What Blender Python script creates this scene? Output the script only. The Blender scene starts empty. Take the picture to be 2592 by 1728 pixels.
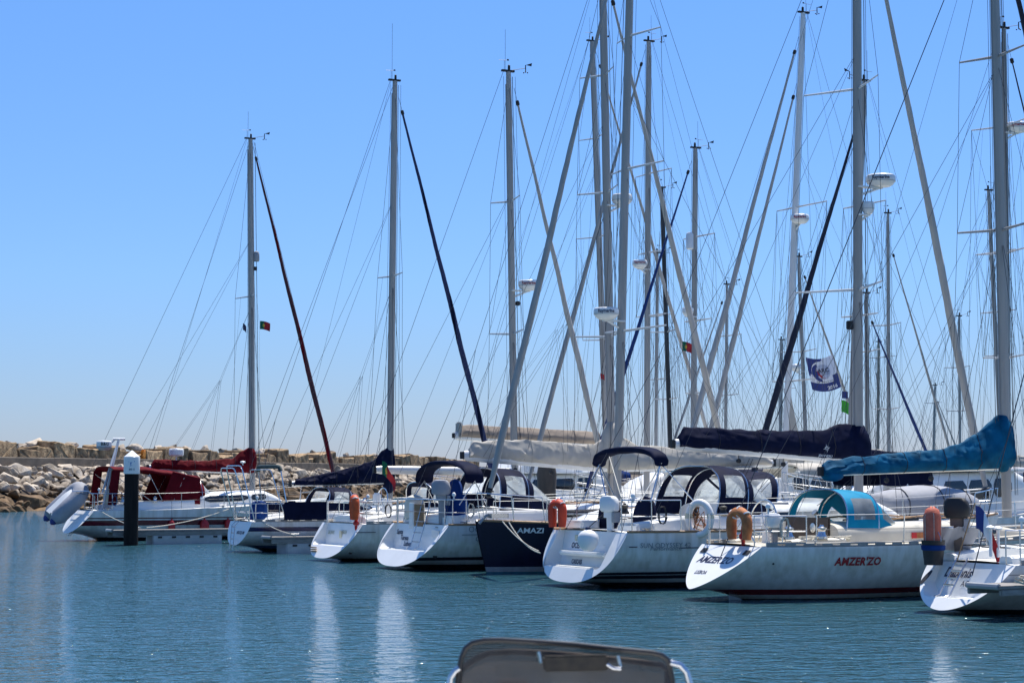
import bpy, bmesh, math, random
from mathutils import Vector, Matrix, noise
R = math.radians
random.seed(11)
sc = bpy.context.scene
COL = sc.collection

# ------------------------------------------------------------------ camera
F, HOR, CH = 5000.0, 1207.0, 2.5          # focal length and horizon in photo pixels, eye height
PITCH = math.atan((HOR - 864) / F)
cd = bpy.data.cameras.new('camera'); cam = bpy.data.objects.new('camera', cd); COL.objects.link(cam)
cam.location = (0, 0, CH); cam.rotation_euler = (math.pi / 2 + PITCH, 0, 0)
cd.sensor_width = 22.3; cd.lens = F * 22.3 / 2592
cd.clip_start = 0.1; cd.clip_end = 9000
cd.dof.use_dof = True; cd.dof.focus_distance = 46; cd.dof.aperture_fstop = 5.0
sc.camera = cam
# ------------------------------------------------------------------ sky, sun, exposure
SUN_EL, SUN_AZ = 68, 28                    # sun high, beyond the boats and to the right (degrees clockwise from +Y)
w = bpy.data.worlds.new('World'); sc.world = w; w.use_nodes = True
nt = w.node_tree; bg = nt.nodes['Background']
sky = nt.nodes.new('ShaderNodeTexSky'); sky.sky_type = 'NISHITA'; sky.sun_disc = False
sky.sun_elevation = R(SUN_EL); sky.sun_rotation = R(SUN_AZ)
sky.altitude = 0; sky.air_density = 1.0; sky.dust_density = 0.1; sky.ozone_density = 3.0
tint = nt.nodes.new('ShaderNodeMix'); tint.data_type = 'RGBA'; tint.blend_type = 'MULTIPLY'; tint.inputs[0].default_value = 1
tc0 = nt.nodes.new('ShaderNodeTexCoord'); sx0 = nt.nodes.new('ShaderNodeSeparateXYZ'); rp0 = nt.nodes.new('ShaderNodeValToRGB')
nt.links.new(tc0.outputs['Generated'], sx0.inputs[0]); nt.links.new(sx0.outputs[2], rp0.inputs[0]); nt.links.new(rp0.outputs[0], tint.inputs[7])
rp0.color_ramp.elements[0].position = 0; rp0.color_ramp.elements[0].color = (.47, .54, .86, 1)      # sky colour graded by height, lowest band dulled
rp0.color_ramp.elements[1].position = .30; rp0.color_ramp.elements[1].color = (.61, .91, 1.30, 1)
em = rp0.color_ramp.elements.new(.10); em.color = (.55, .75, 1.10, 1)
nt.links.new(sky.outputs[0], tint.inputs[6]); nt.links.new(tint.outputs[2], bg.inputs[0]); bg.inputs[1].default_value = 0.09
ld = bpy.data.lights.new('sun', 'SUN'); sun = bpy.data.objects.new('sun', ld); COL.objects.link(sun)
ld.energy = 5.0; ld.angle = R(0.53); ld.color = (1, 0.955, 0.88)
sv = Vector((math.sin(R(SUN_AZ)) * math.cos(R(SUN_EL)), math.cos(R(SUN_AZ)) * math.cos(R(SUN_EL)), math.sin(R(SUN_EL))))
sun.rotation_euler = sv.to_track_quat('Z', 'Y').to_euler()
sun.location = (0, 40, 60)
sc.view_settings.view_transform = 'Standard'; sc.view_settings.look = 'None'
sc.view_settings.exposure = 0.50; sc.view_settings.gamma = 1

def ray(u, v):
    c, s = math.cos(PITCH), math.sin(PITCH); a = (u - 1296) / F; b = (864 - v) / F
    return Vector((a, c - s * b, s + c * b))
def at(u, v, Y):
    d = ray(u, v); k = Y / d.y
    return Vector((d.x * k, Y, CH + d.z * k))

# ------------------------------------------------------------------ materials
def lin(c): return tuple(((x / 255) / 12.92 if x / 255 <= .04045 else ((x / 255 + .055) / 1.055) ** 2.4) for x in c)
def M(name, col, rough=.5, metal=0, var=.08, ns=2.5, bump=0, bs=30, coat=0, alpha=1, spec=.5, sheen=0, stretch=(1, 1, 1)):
    m = bpy.data.materials.new(name); m.use_nodes = True; n = m.node_tree; L = n.links
    p = n.nodes['Principled BSDF']
    tc = n.nodes.new('ShaderNodeTexCoord'); mp = n.nodes.new('ShaderNodeMapping'); mp.inputs['Scale'].default_value = stretch
    L.new(tc.outputs['Object'], mp.inputs[0])
    t = n.nodes.new('ShaderNodeTexNoise'); t.inputs['Scale'].default_value = ns; t.inputs['Detail'].default_value = 5
    L.new(mp.outputs[0], t.inputs['Vector'])
    r = n.nodes.new('ShaderNodeValToRGB')
    r.color_ramp.elements[0].position = .3; r.color_ramp.elements[1].position = .7
    r.color_ramp.elements[0].color = (*[max(0, x * (1 - var)) for x in col], 1)
    r.color_ramp.elements[1].color = (*[min(1, x * (1 + var)) for x in col], 1)
    L.new(t.outputs['Fac'], r.inputs[0]); L.new(r.outputs[0], p.inputs['Base Color'])
    p.inputs['Roughness'].default_value = rough; p.inputs['Metallic'].default_value = metal
    p.inputs['Coat Weight'].default_value = coat; p.inputs['Alpha'].default_value = alpha
    p.inputs['Specular IOR Level'].default_value = spec; p.inputs['Sheen Weight'].default_value = sheen
    if bump:
        t2 = n.nodes.new('ShaderNodeTexNoise'); t2.inputs['Scale'].default_value = bs; t2.inputs['Detail'].default_value = 4
        L.new(mp.outputs[0], t2.inputs['Vector'])
        b = n.nodes.new('ShaderNodeBump'); b.inputs['Strength'].default_value = bump; b.inputs['Distance'].default_value = .03
        L.new(t2.outputs['Fac'], b.inputs['Height']); L.new(b.outputs[0], p.inputs['Normal'])
    return m

def hull_mat(name, bands, rough=.22):
    """gelcoat with painted bands: bands = [(z from, colour)...] bottom to top, in boat height"""
    m = bpy.data.materials.new(name); m.use_nodes = True; n = m.node_tree; L = n.links; p = n.nodes['Principled BSDF']
    tc = n.nodes.new('ShaderNodeTexCoord'); sx = n.nodes.new('ShaderNodeSeparateXYZ'); L.new(tc.outputs['Object'], sx.inputs[0])
    mr = n.nodes.new('ShaderNodeMapRange'); mr.inputs[1].default_value = -.5; mr.inputs[2].default_value = 2.0
    L.new(sx.outputs[2], mr.inputs[0]); r = n.nodes.new('ShaderNodeValToRGB'); r.color_ramp.interpolation = 'CONSTANT'
    L.new(mr.outputs[0], r.inputs[0]); el = r.color_ramp.elements
    el[0].position = 0; el[0].color = (*bands[0][1], 1); el.remove(el[1])
    for z, c in bands[1:]:
        e = el.new((z + .5) / 2.5); e.color = (*c, 1)
    mp = n.nodes.new('ShaderNodeMapping'); mp.inputs['Scale'].default_value = (5, 5, .5); L.new(tc.outputs['Object'], mp.inputs[0])
    t = n.nodes.new('ShaderNodeTexNoise'); t.inputs['Scale'].default_value = 1.2; t.inputs['Detail'].default_value = 5; L.new(mp.outputs[0], t.inputs['Vector'])
    r2 = n.nodes.new('ShaderNodeValToRGB'); r2.color_ramp.elements[0].position = .3; r2.color_ramp.elements[1].position = .62
    r2.color_ramp.elements[0].color = (.70, .68, .61, 1); r2.color_ramp.elements[1].color = (1, 1, 1, 1); L.new(t.outputs['Fac'], r2.inputs[0])
    mx = n.nodes.new('ShaderNodeMix'); mx.data_type = 'RGBA'; mx.blend_type = 'MULTIPLY'; mx.inputs[0].default_value = .8
    L.new(r.outputs[0], mx.inputs[6]); L.new(r2.outputs[0], mx.inputs[7]); L.new(mx.outputs[2], p.inputs['Base Color'])
    dark = max(bands[-1][1]) < .2
    if not dark:      # scum and rust-tan staining that creeps up from the waterline
        m3 = n.nodes.new('ShaderNodeMath'); m3.operation = 'MULTIPLY_ADD'; m3.inputs[1].default_value = -.55; L.new(t.outputs['Fac'], m3.inputs[0]); L.new(sx.outputs[2], m3.inputs[2])
        m4 = n.nodes.new('ShaderNodeMapRange'); m4.inputs[1].default_value = -.22; m4.inputs[2].default_value = .18; m4.inputs[3].default_value = .55; m4.inputs[4].default_value = 0; L.new(m3.outputs[0], m4.inputs[0])
        mxs = n.nodes.new('ShaderNodeMix'); mxs.data_type = 'RGBA'; mxs.blend_type = 'MULTIPLY'; mxs.inputs[7].default_value = (.62, .58, .42, 1)
        L.new(m4.outputs[0], mxs.inputs[0]); L.new(mx.outputs[2], mxs.inputs[6]); L.new(mxs.outputs[2], p.inputs['Base Color'])
    p.inputs['Roughness'].default_value = .4 if dark else rough; p.inputs['Coat Weight'].default_value = 0 if dark else .3; p.inputs['Coat Roughness'].default_value = .12
    if dark: p.inputs['Specular IOR Level'].default_value = .25
    return m

def vinyl(name, col=(.75, .8, .82), a=.38):
    m = bpy.data.materials.new(name); m.use_nodes = True; n = m.node_tree; L = n.links
    p = n.nodes['Principled BSDF']; p.inputs['Base Color'].default_value = (*col, 1); p.inputs['Roughness'].default_value = .18
    tr = n.nodes.new('ShaderNodeBsdfTransparent'); tr.inputs[0].default_value = (.86, .88, .86, 1)
    mx = n.nodes.new('ShaderNodeMixShader')
    t = n.nodes.new('ShaderNodeTexNoise'); t.inputs['Scale'].default_value = 2.2; t.inputs['Detail'].default_value = 4
    tc = n.nodes.new('ShaderNodeTexCoord'); L.new(tc.outputs['Object'], t.inputs['Vector'])
    mr = n.nodes.new('ShaderNodeMapRange'); mr.inputs[1].default_value = .3; mr.inputs[2].default_value = .7
    mr.inputs[3].default_value = a - .16; mr.inputs[4].default_value = a + .16; L.new(t.outputs['Fac'], mr.inputs[0])
    b = n.nodes.new('ShaderNodeBump'); b.inputs['Strength'].default_value = .3; b.inputs['Distance'].default_value = .05
    L.new(t.outputs['Fac'], b.inputs['Height']); L.new(b.outputs[0], p.inputs['Normal'])
    L.new(mr.outputs[0], mx.inputs[0]); tl = n.nodes.new('ShaderNodeBsdfTranslucent'); tl.inputs[0].default_value = (*col, 1); m5 = n.nodes.new('ShaderNodeMixShader'); m5.inputs[0].default_value = .45
    L.new(p.outputs[0], m5.inputs[1]); L.new(tl.outputs[0], m5.inputs[2])
    L.new(tr.outputs[0], mx.inputs[1]); L.new(m5.outputs[0], mx.inputs[2])
    L.new(mx.outputs[0], n.nodes['Material Output'].inputs[0])
    return m

WHITE, NAVY, BLACK = (.68, .69, .675), (.012, .016, .045), (.012, .012, .014)
m_gel = M('white_gelcoat', (.80, .80, .77), .3, var=.05, ns=1.5)
m_deck = M('deck_gelcoat', (.76, .75, .70), .55, var=.06, ns=4, bump=.05, bs=80)
m_cream = M('cream_gelcoat', (.64, .59, .48), .4, var=.08)
m_alu = M('mast_aluminium', (.36, .34, .31), .5, .1, var=.12, ns=1.2, stretch=(6, 6, .4))
m_alu_l = M('pale_aluminium', (.60, .60, .58), .4, .25, var=.06, ns=1.2)
m_mastw = M('white_spar_paint', (.70, .70, .68), .35, var=.06, ns=1, stretch=(5, 5, .4))
m_black = M('black_spar_paint', (.018, .018, .02), .4, var=.2)
m_ss = M('stainless_steel', (.62, .62, .62), .22, 1, var=.06)
m_wire = M('rigging_wire', (.07, .07, .075), .5, .3, var=.1)
m_rope = M('mooring_rope', (.55, .52, .44), .85, var=.25, ns=30, bump=.6, bs=60)
m_roped = M('dark_rope', (.03, .03, .035), .85, var=.3, ns=30)
m_ropeb = M('blue_rope', (.02, .10, .20), .85, var=.3, ns=30)
m_navy = M('navy_canvas', (.006, .009, .030), .7, var=.25, ns=3, bump=.15, bs=9, spec=.06)
m_blue = M('blue_canvas', (.008, .035, .15), .7, var=.2, ns=3, bump=.15, bs=9, spec=.06)
m_teal = M('teal_canvas', (.003, .22, .38), .65, var=.15, ns=3, bump=.15, bs=9, spec=.1)
m_tealc = M('weathered_teal_canvas', (.001, .080, .165), .7, var=.35, ns=3, bump=.15, bs=9, spec=.1)
m_maroon = M('maroon_canvas', (.11, .005, .010), .7, var=.2, ns=3, bump=.15, bs=9, spec=.06)
m_crmcv = M('cream_canvas', (.43, .40, .345), .8, var=.12, ns=2, bump=.2, bs=7)
m_beige = M('beige_canvas', (.26, .21, .165), .85, var=.18, ns=2, bump=.2, bs=7)
m_greycv = M('grey_canvas', (.30, .31, .34), .75, var=.14, ns=2, bump=.25, bs=8)
m_green = M('dark_green_padding', (.01, .035, .04), .8, var=.2)
m_sailw = M('furled_sailcloth', (.44, .41, .37), .75, var=.12, ns=3, bump=.25, bs=8, stretch=(1, 1, .4))
m_sailg = M('grey_sail_strip', (.36, .34, .31), .75, var=.14, ns=3, bump=.25, bs=8, stretch=(1, 1, .4))
m_sailb = M('blue_sail_strip', (.018, .028, .09), .75, var=.2, ns=3, bump=.2)
m_sailm = M('maroon_sail_strip', (.06, .012, .02), .75, var=.25, ns=3, bump=.2)
m_saild = M('dark_blue_sail_strip', (.006, .03, .14), .7, var=.2, ns=3)
m_sailn = M('navy_sail_strip', (.012, .014, .03), .75, var=.2, ns=3)
m_teak = M('teak', (.30, .17, .08), .6, var=.25, ns=6, stretch=(1, 1, 8))
m_glass = M('dark_window', (.015, .018, .022), .08, var=.2, coat=.5)
m_vinyl = vinyl('clear_vinyl')
m_org = M('orange_foam_cover', (.62, .085, .012), .6, var=.15, ns=8, bump=.2)
m_orgold = M('weathered_orange_cover', (.42, .15, .05), .75, var=.3, ns=7, bump=.3)
m_red = M('red_plastic', (.50, .015, .015), .4, var=.12)
m_white = M('white_plastic', (.78, .78, .76), .35, var=.05)
m_rub = M('black_rubber', (.015, .015, .016), .6, var=.2)
m_grey = M('grey_plastic', (.30, .31, .32), .5, var=.1)
m_ivory = M('ivory_foam', (.62, .60, .45), .7, var=.12)
m_inkn = M('navy_lettering', (.015, .02, .06), .5, var=.1)
m_inkr = M('red_lettering', (.30, .012, .02), .5, var=.1)
m_inkw = M('pale_lettering', (.62, .68, .70), .5, var=.1)
m_inkg = M('gold_lettering', (.36, .36, .22), .5, var=.1)
m_inks = M('grey_lettering', (.19, .22, .24), .5, var=.1)
m_inkb = M('blue_lettering', (.03, .16, .42), .5, var=.1)
m_pgreen = M('flag_green', (.0, .12, .05), .8, var=.1)
m_pred = M('flag_red', (.36, .012, .018), .8, var=.1)
m_pyel = M('flag_yellow', (.7, .45, .04), .8, var=.1)
m_lime = M('flag_lime', (.06, .42, .03), .8, var=.1)
m_fwhite = M('flag_white', (.75, .75, .78), .8, var=.05)
m_fblue = M('flag_blue', (.03, .045, .19), .8, var=.15)

# ------------------------------------------------------------------ mesh builder
class MB:
    def __init__(s): s.v = []; s.f = []; s.m = []
    def add(s, vs, fs, mi=0):
        o = len(s.v); s.v += [tuple(v) for v in vs]; s.f += [tuple(i + o for i in f) for f in fs]; s.m += [mi] * len(fs)
        return s
    def box(s, c, d, mi=0, rz=0, ry=0, rx=0, top=1.0):
        E = Matrix.Rotation(rz, 3, 'Z') @ Matrix.Rotation(ry, 3, 'Y') @ Matrix.Rotation(rx, 3, 'X')
        vs = []
        for z in (-1, 1):
            k = top if z > 0 else 1
            for x, y in ((-1, -1), (1, -1), (1, 1), (-1, 1)):
                vs.append(Vector(c) + E @ Vector((x * d[0] / 2 * k, y * d[1] / 2 * k, z * d[2] / 2)))
        return s.add(vs, [(0, 3, 2, 1), (4, 5, 6, 7), (0, 1, 5, 4), (1, 2, 6, 5), (2, 3, 7, 6), (3, 0, 4, 7)], mi)
    def loft(s, rings, mi=0, closed=True, cap=True):
        n = len(rings[0]); vs = [p for r in rings for p in r]; fs = []
        for i in range(len(rings) - 1):
            for j in range(n if closed else n - 1):
                k = (j + 1) % n
                fs.append((i * n + j, i * n + k, (i + 1) * n + k, (i + 1) * n + j))
        if cap and closed:
            fs.append(tuple(range(n - 1, -1, -1))); fs.append(tuple(range((len(rings) - 1) * n, len(rings) * n)))
        return s.add(vs, fs, mi)
    def tube(s, pts, r, n=8, mi=0, loop=False, flat=1.0, up=None):
        pts = [Vector(p) for p in pts]; N = len(pts)
        rr = r if isinstance(r, (list, tuple)) else [r] * N
        rings = []; a = None
        for i in range(N):
            if loop: t = pts[(i + 1) % N] - pts[i - 1]
            else: t = pts[min(i + 1, N - 1)] - pts[max(i - 1, 0)]
            if t.length < 1e-9: t = Vector((0, 0, 1))
            t.normalize()
            if up is not None: a = Vector(up)
            elif a is None: a = Vector((0, 0, 1)) if abs(t.z) < .9 else Vector((1, 0, 0))
            a = a - t * a.dot(t)
            if a.length < 1e-6: a = t.orthogonal()
            a.normalize(); b = t.cross(a)
            rings.append([pts[i] + (a * math.cos(2 * math.pi * k / n) + b * flat * math.sin(2 * math.pi * k / n)) * rr[i] for k in range(n)])
        if loop: rings.append(rings[0]); return s.loft(rings, mi, cap=False)
        return s.loft(rings, mi)
    def lathe(s, prof, c=(0, 0, 0), n=16, mi=0, axis=(0, 0, 1)):
        q = Vector((0, 0, 1)).rotation_difference(Vector(axis)); c = Vector(c)
        return s.loft([[c + q @ Vector((max(r, 1e-4) * math.cos(2 * math.pi * k / n), max(r, 1e-4) * math.sin(2 * math.pi * k / n), z)) for k in range(n)] for r, z in prof], mi)
    def ball(s, c, r, mi=0, n=14, sq=(1, 1, 1)):
        c = Vector(c); rings = []
        for i in range(n // 2 + 1):
            t = math.pi * i / (n // 2); rr = max(math.sin(t), 1e-3)
            rings.append([c + Vector((rr * math.cos(2 * math.pi * k / n) * r * sq[0], rr * math.sin(2 * math.pi * k / n) * r * sq[1], -math.cos(t) * r * sq[2])) for k in range(n)])
        return s.loft(rings, mi)
    def grid(s, rows, mi=0): return s.loft(rows, mi, closed=False, cap=False)
    def build(s, name, mats, parent=None, smooth=True, bevel=0, angle=38, merge=False):
        me = bpy.data.meshes.new(name); me.from_pydata(s.v, [], s.f)
        mats = mats if isinstance(mats, (list, tuple)) else [mats]
        for m in mats: me.materials.append(m)
        me.polygons.foreach_set('material_index', s.m)
        bm = bmesh.new(); bm.from_mesh(me)
        if merge: bmesh.ops.remove_doubles(bm, verts=bm.verts, dist=1e-4)
        if bevel:
            ed = [e for e in bm.edges if len(e.link_faces) == 2 and e.calc_face_angle(0) > R(30)]
            bmesh.ops.bevel(bm, geom=ed, offset=bevel, segments=2, affect='EDGES', clamp_overlap=True)
        bmesh.ops.recalc_face_normals(bm, faces=bm.faces)
        bm.to_mesh(me); bm.free()
        if smooth:
            me.shade_smooth(); me.set_sharp_from_angle(angle=R(angle))
        o = bpy.data.objects.new(name, me); COL.objects.link(o)
        if parent is not None: o.parent = parent
        return o

def tag(o, label=None, cat=None, group=None, kind=None):
    if label: o['label'] = label
    if cat: o['category'] = cat
    if group: o['group'] = group
    if kind: o['kind'] = kind
    return o
def empty(name, loc, rz=0, label=None, cat=None, group=None):
    o = bpy.data.objects.new(name, None); COL.objects.link(o); o.location = loc; o.rotation_euler = (0, 0, rz)
    o.empty_display_size = .2
    return tag(o, label, cat, group)

def text(txt, size, mapf, mat, parent, name='lettering', shear=0, bold=0, sx=1, align='LEFT', space=1):
    cu = bpy.data.curves.new('lettering', 'FONT'); cu.body = txt; cu.size = size; cu.shear = shear; cu.offset = bold * size
    cu.align_x = align; cu.resolution_u = 2; cu.space_character = space
    ob = bpy.data.objects.new('lettering', cu); COL.objects.link(ob)
    me = bpy.data.meshes.new_from_object(ob); bpy.data.objects.remove(ob); bpy.data.curves.remove(cu)
    for v in me.vertices: v.co = mapf(v.co.x * sx, v.co.y)
    me.materials.clear(); me.materials.append(mat); me.name = name
    o = bpy.data.objects.new(name, me); COL.objects.link(o); o.parent = parent
    return o

# ------------------------------------------------------------------ yacht
PHI = R(28)
class Yacht:
    def __init__(b, label, X, Y, L, B, wt, fs, fb, tr, zb, n0=2.5, n1=1.45, rake=.8, phi=PHI, group=None, name='sailing_yacht', cat='sailing yacht', tmax=.45, dep=.45):
        b.X, b.Y, b.L, b.B, b.wt, b.fs, b.fb, b.tr, b.zb, b.n0, b.n1, b.rake, b.phi, b.tmax, b.dep = X, Y, L, B, wt, fs, fb, tr, zb, n0, n1, rake, phi, tmax, dep
        b.root = empty(name, (X, Y, 0), phi, label, cat, group)
        b.ex = Vector((math.cos(phi), math.sin(phi), 0)); b.ey = Vector((-math.sin(phi), math.cos(phi), 0)); b.o = Vector((X, Y, 0))
    def loc(b, P): d = Vector(P) - b.o; return Vector((d.dot(b.ex), d.dot(b.ey), d.z))
    def wld(b, l): return b.o + b.ex * l[0] + b.ey * l[1] + Vector((0, 0, l[2]))
    def p(b, u, v, y=0):
        d = ray(u, v); C = Vector((0, 0, CH)); k = (y - (C - b.o).dot(b.ey)) / d.dot(b.ey)
        return b.loc(C + d * k)
    def px(b, u, v, x=0):
        d = ray(u, v); C = Vector((0, 0, CH)); k = (x - (C - b.o).dot(b.ex)) / d.dot(b.ex)
        return b.loc(C + d * k)
    def st(b, t):
        T = b.tmax
        if t < T: hb = b.wt / 2 + (b.B - b.wt) / 2 * math.sin(math.pi / 2 * t / T)
        else: hb = b.B / 2 * max(0.0, 1 - ((t - T) / (1 - T)) ** 2.3) ** .95
        hb = max(hb, .03)
        zs = b.fs + (b.fb - b.fs) * t ** 1.5 - .05 * math.sin(math.pi * t) * (b.fb > b.fs)
        k = min(1, t / .32); k = k * k * (3 - 2 * k)
        zk = b.zb + (-b.dep - b.zb) * k
        n = b.n0 + (b.n1 - b.n0) * t
        return hb, zs, zk, 2 / n
    def xs(b, z): return b.tr * (z - b.zb) / (b.fs - b.zb)
    def xb(b, z): return b.L - b.rake * max(0, (b.fb - z) / b.fb) ** 1.25
    def hp(b, t, q):
        hb, zs, zk, e = b.st(t); th = (1 - abs(q)) * math.pi / 2
        y = hb * max(math.cos(th), 0) ** e; z = zs - (zs - zk) * math.sin(th) ** e
        return Vector((b.xs(z) * (1 - t) + b.xb(z) * t, math.copysign(y, q) if q else 0, z))
    def hy(b, x, z):
        t = (x - b.xs(z)) / (b.xb(z) - b.xs(z)); t = min(max(t, 0), 1)
        hb, zs, zk, e = b.st(t); s = min(max((zs - z) / (zs - zk), 0), 1) ** (1 / e)
        return hb * max(0, 1 - s * s) ** (e / 2)
    def sheer(b, x):
        z = b.fs
        for _ in range(4):
            t = min(max((x - b.xs(z)) / (b.xb(z) - b.xs(z)), 0), 1); z = b.st(t)[1]
        return b.st(t)[0], z
    def hull(b, mat, scoop=None, mat_t=None, deckmat=None, rail=None, cambr=.05):
        NT, NQ = 44, 22
        qs = [1 - j / NQ for j in range(2 * NQ + 1)]
        ts = [(i / NT) for i in range(NT + 1)]
        mb = MB().grid([[b.hp(t, q) for q in qs] for t in ts])
        b.hullo = mb.build('hull', mat, b.root)
        mt = mat_t or m_gel
        ring = [b.hp(0, q) for q in qs]; mb = MB(); n = len(qs)
        xback = None
        if scoop:
            kx, zp, (xb0, xback) = scoop['kx'], scoop['zp'], scoop['xb']; b.wall = lambda z: xb0 + (xback - xb0) * (z - zp) / (b.fs - zp); off = scoop.get('off', 0)
            inn = []
            for P, q in zip(ring, qs):
                k = 1 - abs(q); z = b.fs - (b.fs - zp) * min(1, k / .62); sg = 1 if q > 0 else -1
                def side(zz, sg=sg):
                    e = b.st(0)[3]; s_ = min(max((b.fs - zz) / (b.fs - b.zb), 0), 1) ** (1 / e); yo = b.wt / 2 * max(0, 1 - s_ * s_) ** (e / 2)
                    return min(max(yo - (.10 if sg > 0 else .13), .05), b.wt / 2 * kx)
                y = side(z) if k <= .62 else side(zp) * (1 - (k - .62) / .38)
                inn.append(Vector((b.xs(z), sg * y + off * (1 if q else 1), z)))
            mb.grid([ring, inn]); mb.grid([inn, [Vector((b.wall(p.z), p.y, p.z)) for p in inn]])
            mb.add([Vector((b.wall(p.z), p.y, p.z)) for p in inn], [tuple(range(n))])
            mb.build('transom', mt, b.root, angle=30)
        else:
            mb.add(ring, [tuple(range(n))]); mb.build('transom', mt, b.root)
        b.tn = Vector((-(b.fs - b.zb), 0, b.tr)).normalized()
        # deck
        td = [0, .004, .01, .02, .03, .045, .06, .08] + [.08 + .92 * i / 24 for i in range(1, 25)]
        qd = [-1 + i / 10 for i in range(21)]; mb = MB(); rows = []
        for t in td:
            hb, zs, _, _ = b.st(t); x = b.xs(zs) * (1 - t) + b.xb(zs) * t
            rows.append([Vector((x, hb * q, zs - .004 + cambr * (1 - q * q))) for q in qd])
        vs = [p for r in rows for p in r]; fs = []
        for i in range(len(td) - 1):
            for j in range(20):
                c = (rows[i][j] + rows[i + 1][j + 1]) / 2
                if xback and c.x < xback and abs(c.y - scoop.get('off', 0)) < b.wt / 2 * scoop['kx']: continue
                fs.append((i * 21 + j, i * 21 + j + 1, (i + 1) * 21 + j + 1, (i + 1) * 21 + j))
        mb.add(vs, fs).build('deck', deckmat or m_deck, b.root)
        if rail:
            if rail == 'slot':
                for s in (1, -1):
                    mb = MB(); N = int(b.L / .42)
                    P = []
                    for i in range(N + 1):
                        x = b.tr + .12 + (b.L - b.tr - .3) * i / N; hb, zs = b.sheer(x); P.append(Vector((x, s * (hb - .02), zs)))
                    up = Vector((0, 0, 1))
                    mb.tube([p + up * .015 for p in P], .018, 4); mb.tube([p + up * .075 for p in P], .016, 4)
                    for i in range(N): mb.tube([P[i].lerp(P[i + 1], .0) + up * .045, P[i].lerp(P[i + 1], .58) + up * .045], .028, 4, flat=.5)
                    mb.build('toe_rail', m_alu, b.root)
            else:
                for s in (1, -1):
                    P = []
                    for i in range(31):
                        x = b.tr + (b.L - b.tr - .05) * i / 30; hb, zs = b.sheer(x); P.append(Vector((x, s * (hb - .015), zs + .02)))
                    MB().tube(P, .032, 6).build('toe_rail', rail, b.root)
        return b
    def hx(b, u, v, side=-1):
        q = b.p(u, v, side * b.B / 2)
        for _ in range(6): q = b.p(u, v, side * b.hy(q.x, q.z))
        return q.x, q.z
    def onwall(b, u, v, off=.01):
        q = b.px(u, v, b.tr)
        for _ in range(8): q = b.px(u, v, b.wall(q.z) - off)
        return lambda a, h: Vector((b.wall(q.z + h) - off, q.y - a, q.z + h))
    def hulldash(b, u0, u1, v, mat, th=.02):
        (xa, za), (xc, zc) = b.hx(u0, v), b.hx(u1, v); rows = [[], []]
        for k in range(9):
            x = xa + (xc - xa) * k / 8
            for j, z in enumerate((za - th / 2, za + th / 2)): rows[j].append(Vector((x, -(b.hy(x, z) + .008), z)))
        return MB().grid(rows).build('stripe', mat, b.hullo)
    def outlet(b, u, v, r=.05):
        x, z = b.hx(u, v); return MB().lathe([(.001, 0), (r, .0), (r, .02), (.001, .02)], (x, -(b.hy(x, z) - .004), z), 14, axis=(0, -1, 0)).build('outlet', m_rub, b.hullo)
    def onhull(b, x0, z0, side=-1, off=.02):
        """map for lettering on the hull side: reads left to right for someone outside"""
        sg = 1 if side < 0 else -1
        def f(a, h):
            x = x0 + sg * a; z = z0 + h
            return Vector((x, side * (b.hy(x, z) + off), z))
        return f
    def ontransom(b, y0, z0, off=.006):
        k = math.hypot(b.tr, b.fs - b.zb); s = Vector((b.tr, 0, b.fs - b.zb)) / k
        o = Vector((b.xs(z0), y0, z0)) + b.tn * off
        return lambda a, h: o + Vector((0, -a, 0)) + s * h
    def cabin(b, x0, x1, w0, w1, h, mat=None, slope=.9, wins=(), wz=(.3, .72), aft=.1, e=.4):
        mat = mat or m_gel; xs_ = [x0, x0 + aft, x0 + .35 * (x1 - x0), x1 - slope, x1 - slope * .5, x1 - .12, x1]
        def dims(x):
            t = (x - x0) / (x1 - x0); wd = w0 + (w1 - w0) * t
            hh = h * (1 - .12 * t)
            if x > x1 - slope: hh *= max(.02, 1 - ((x - (x1 - slope)) / slope) ** 1.5)
            zd = b.sheer(x)[1]
            return wd / 2, hh, zd
        rings = []
        for x in xs_:
            wd, hh, zd = dims(x)
            rings.append([Vector((x, wd * math.copysign(abs(math.cos(a)) ** e, math.cos(a)), zd + hh * abs(math.sin(a)) ** e)) for a in [math.pi * k / 20 for k in range(21)]])
        mb = MB().loft(rings, 0, closed=False, cap=False); n = 21
        mb.f.append(tuple(range(n))); mb.m.append(0)
        co = mb.build('cabin', mat, b.root, angle=45)
        for (xa, xc) in wins:
            for s in (-1, 1):
                rows = []
                for k in range(9):
                    x = xa + (xc - xa) * k / 8; wd, hh, zd = dims(x); row = []
                    ins = .12 if k in (0, 8) else 0
                    for i in range(5):
                        f = wz[0] + ins + (wz[1] - wz[0] - 2 * ins) * i / 4
                        sn = min(f ** (1 / e), 1); row.append(Vector((x, s * (wd * (1 - sn * sn) ** (e / 2) + .012), zd + hh * f)))
                    rows.append(row)
                MB().grid(rows).build('window', m_glass, co)
        return co
    def coaming(b, x0, x1, inset=.42, h=.28, wd=.28, mat=None):
        for s in (1, -1):
            rings = []
            for k in range(9):
                x = x0 + (x1 - x0) * k / 8; hb, zs = b.sheer(x); hh = h * (.55 + .45 * min(1, k / 3)); yc = s * (hb - inset)
                rings.append([Vector((x, yc + wd / 2 * a, zs + hh * c)) for a, c in ((-1, -.02), (-.9, .8), (-.6, 1), (.6, 1), (.9, .8), (1, -.02))])
            MB().loft(rings).build('coaming', mat or m_gel, b.root)
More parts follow.
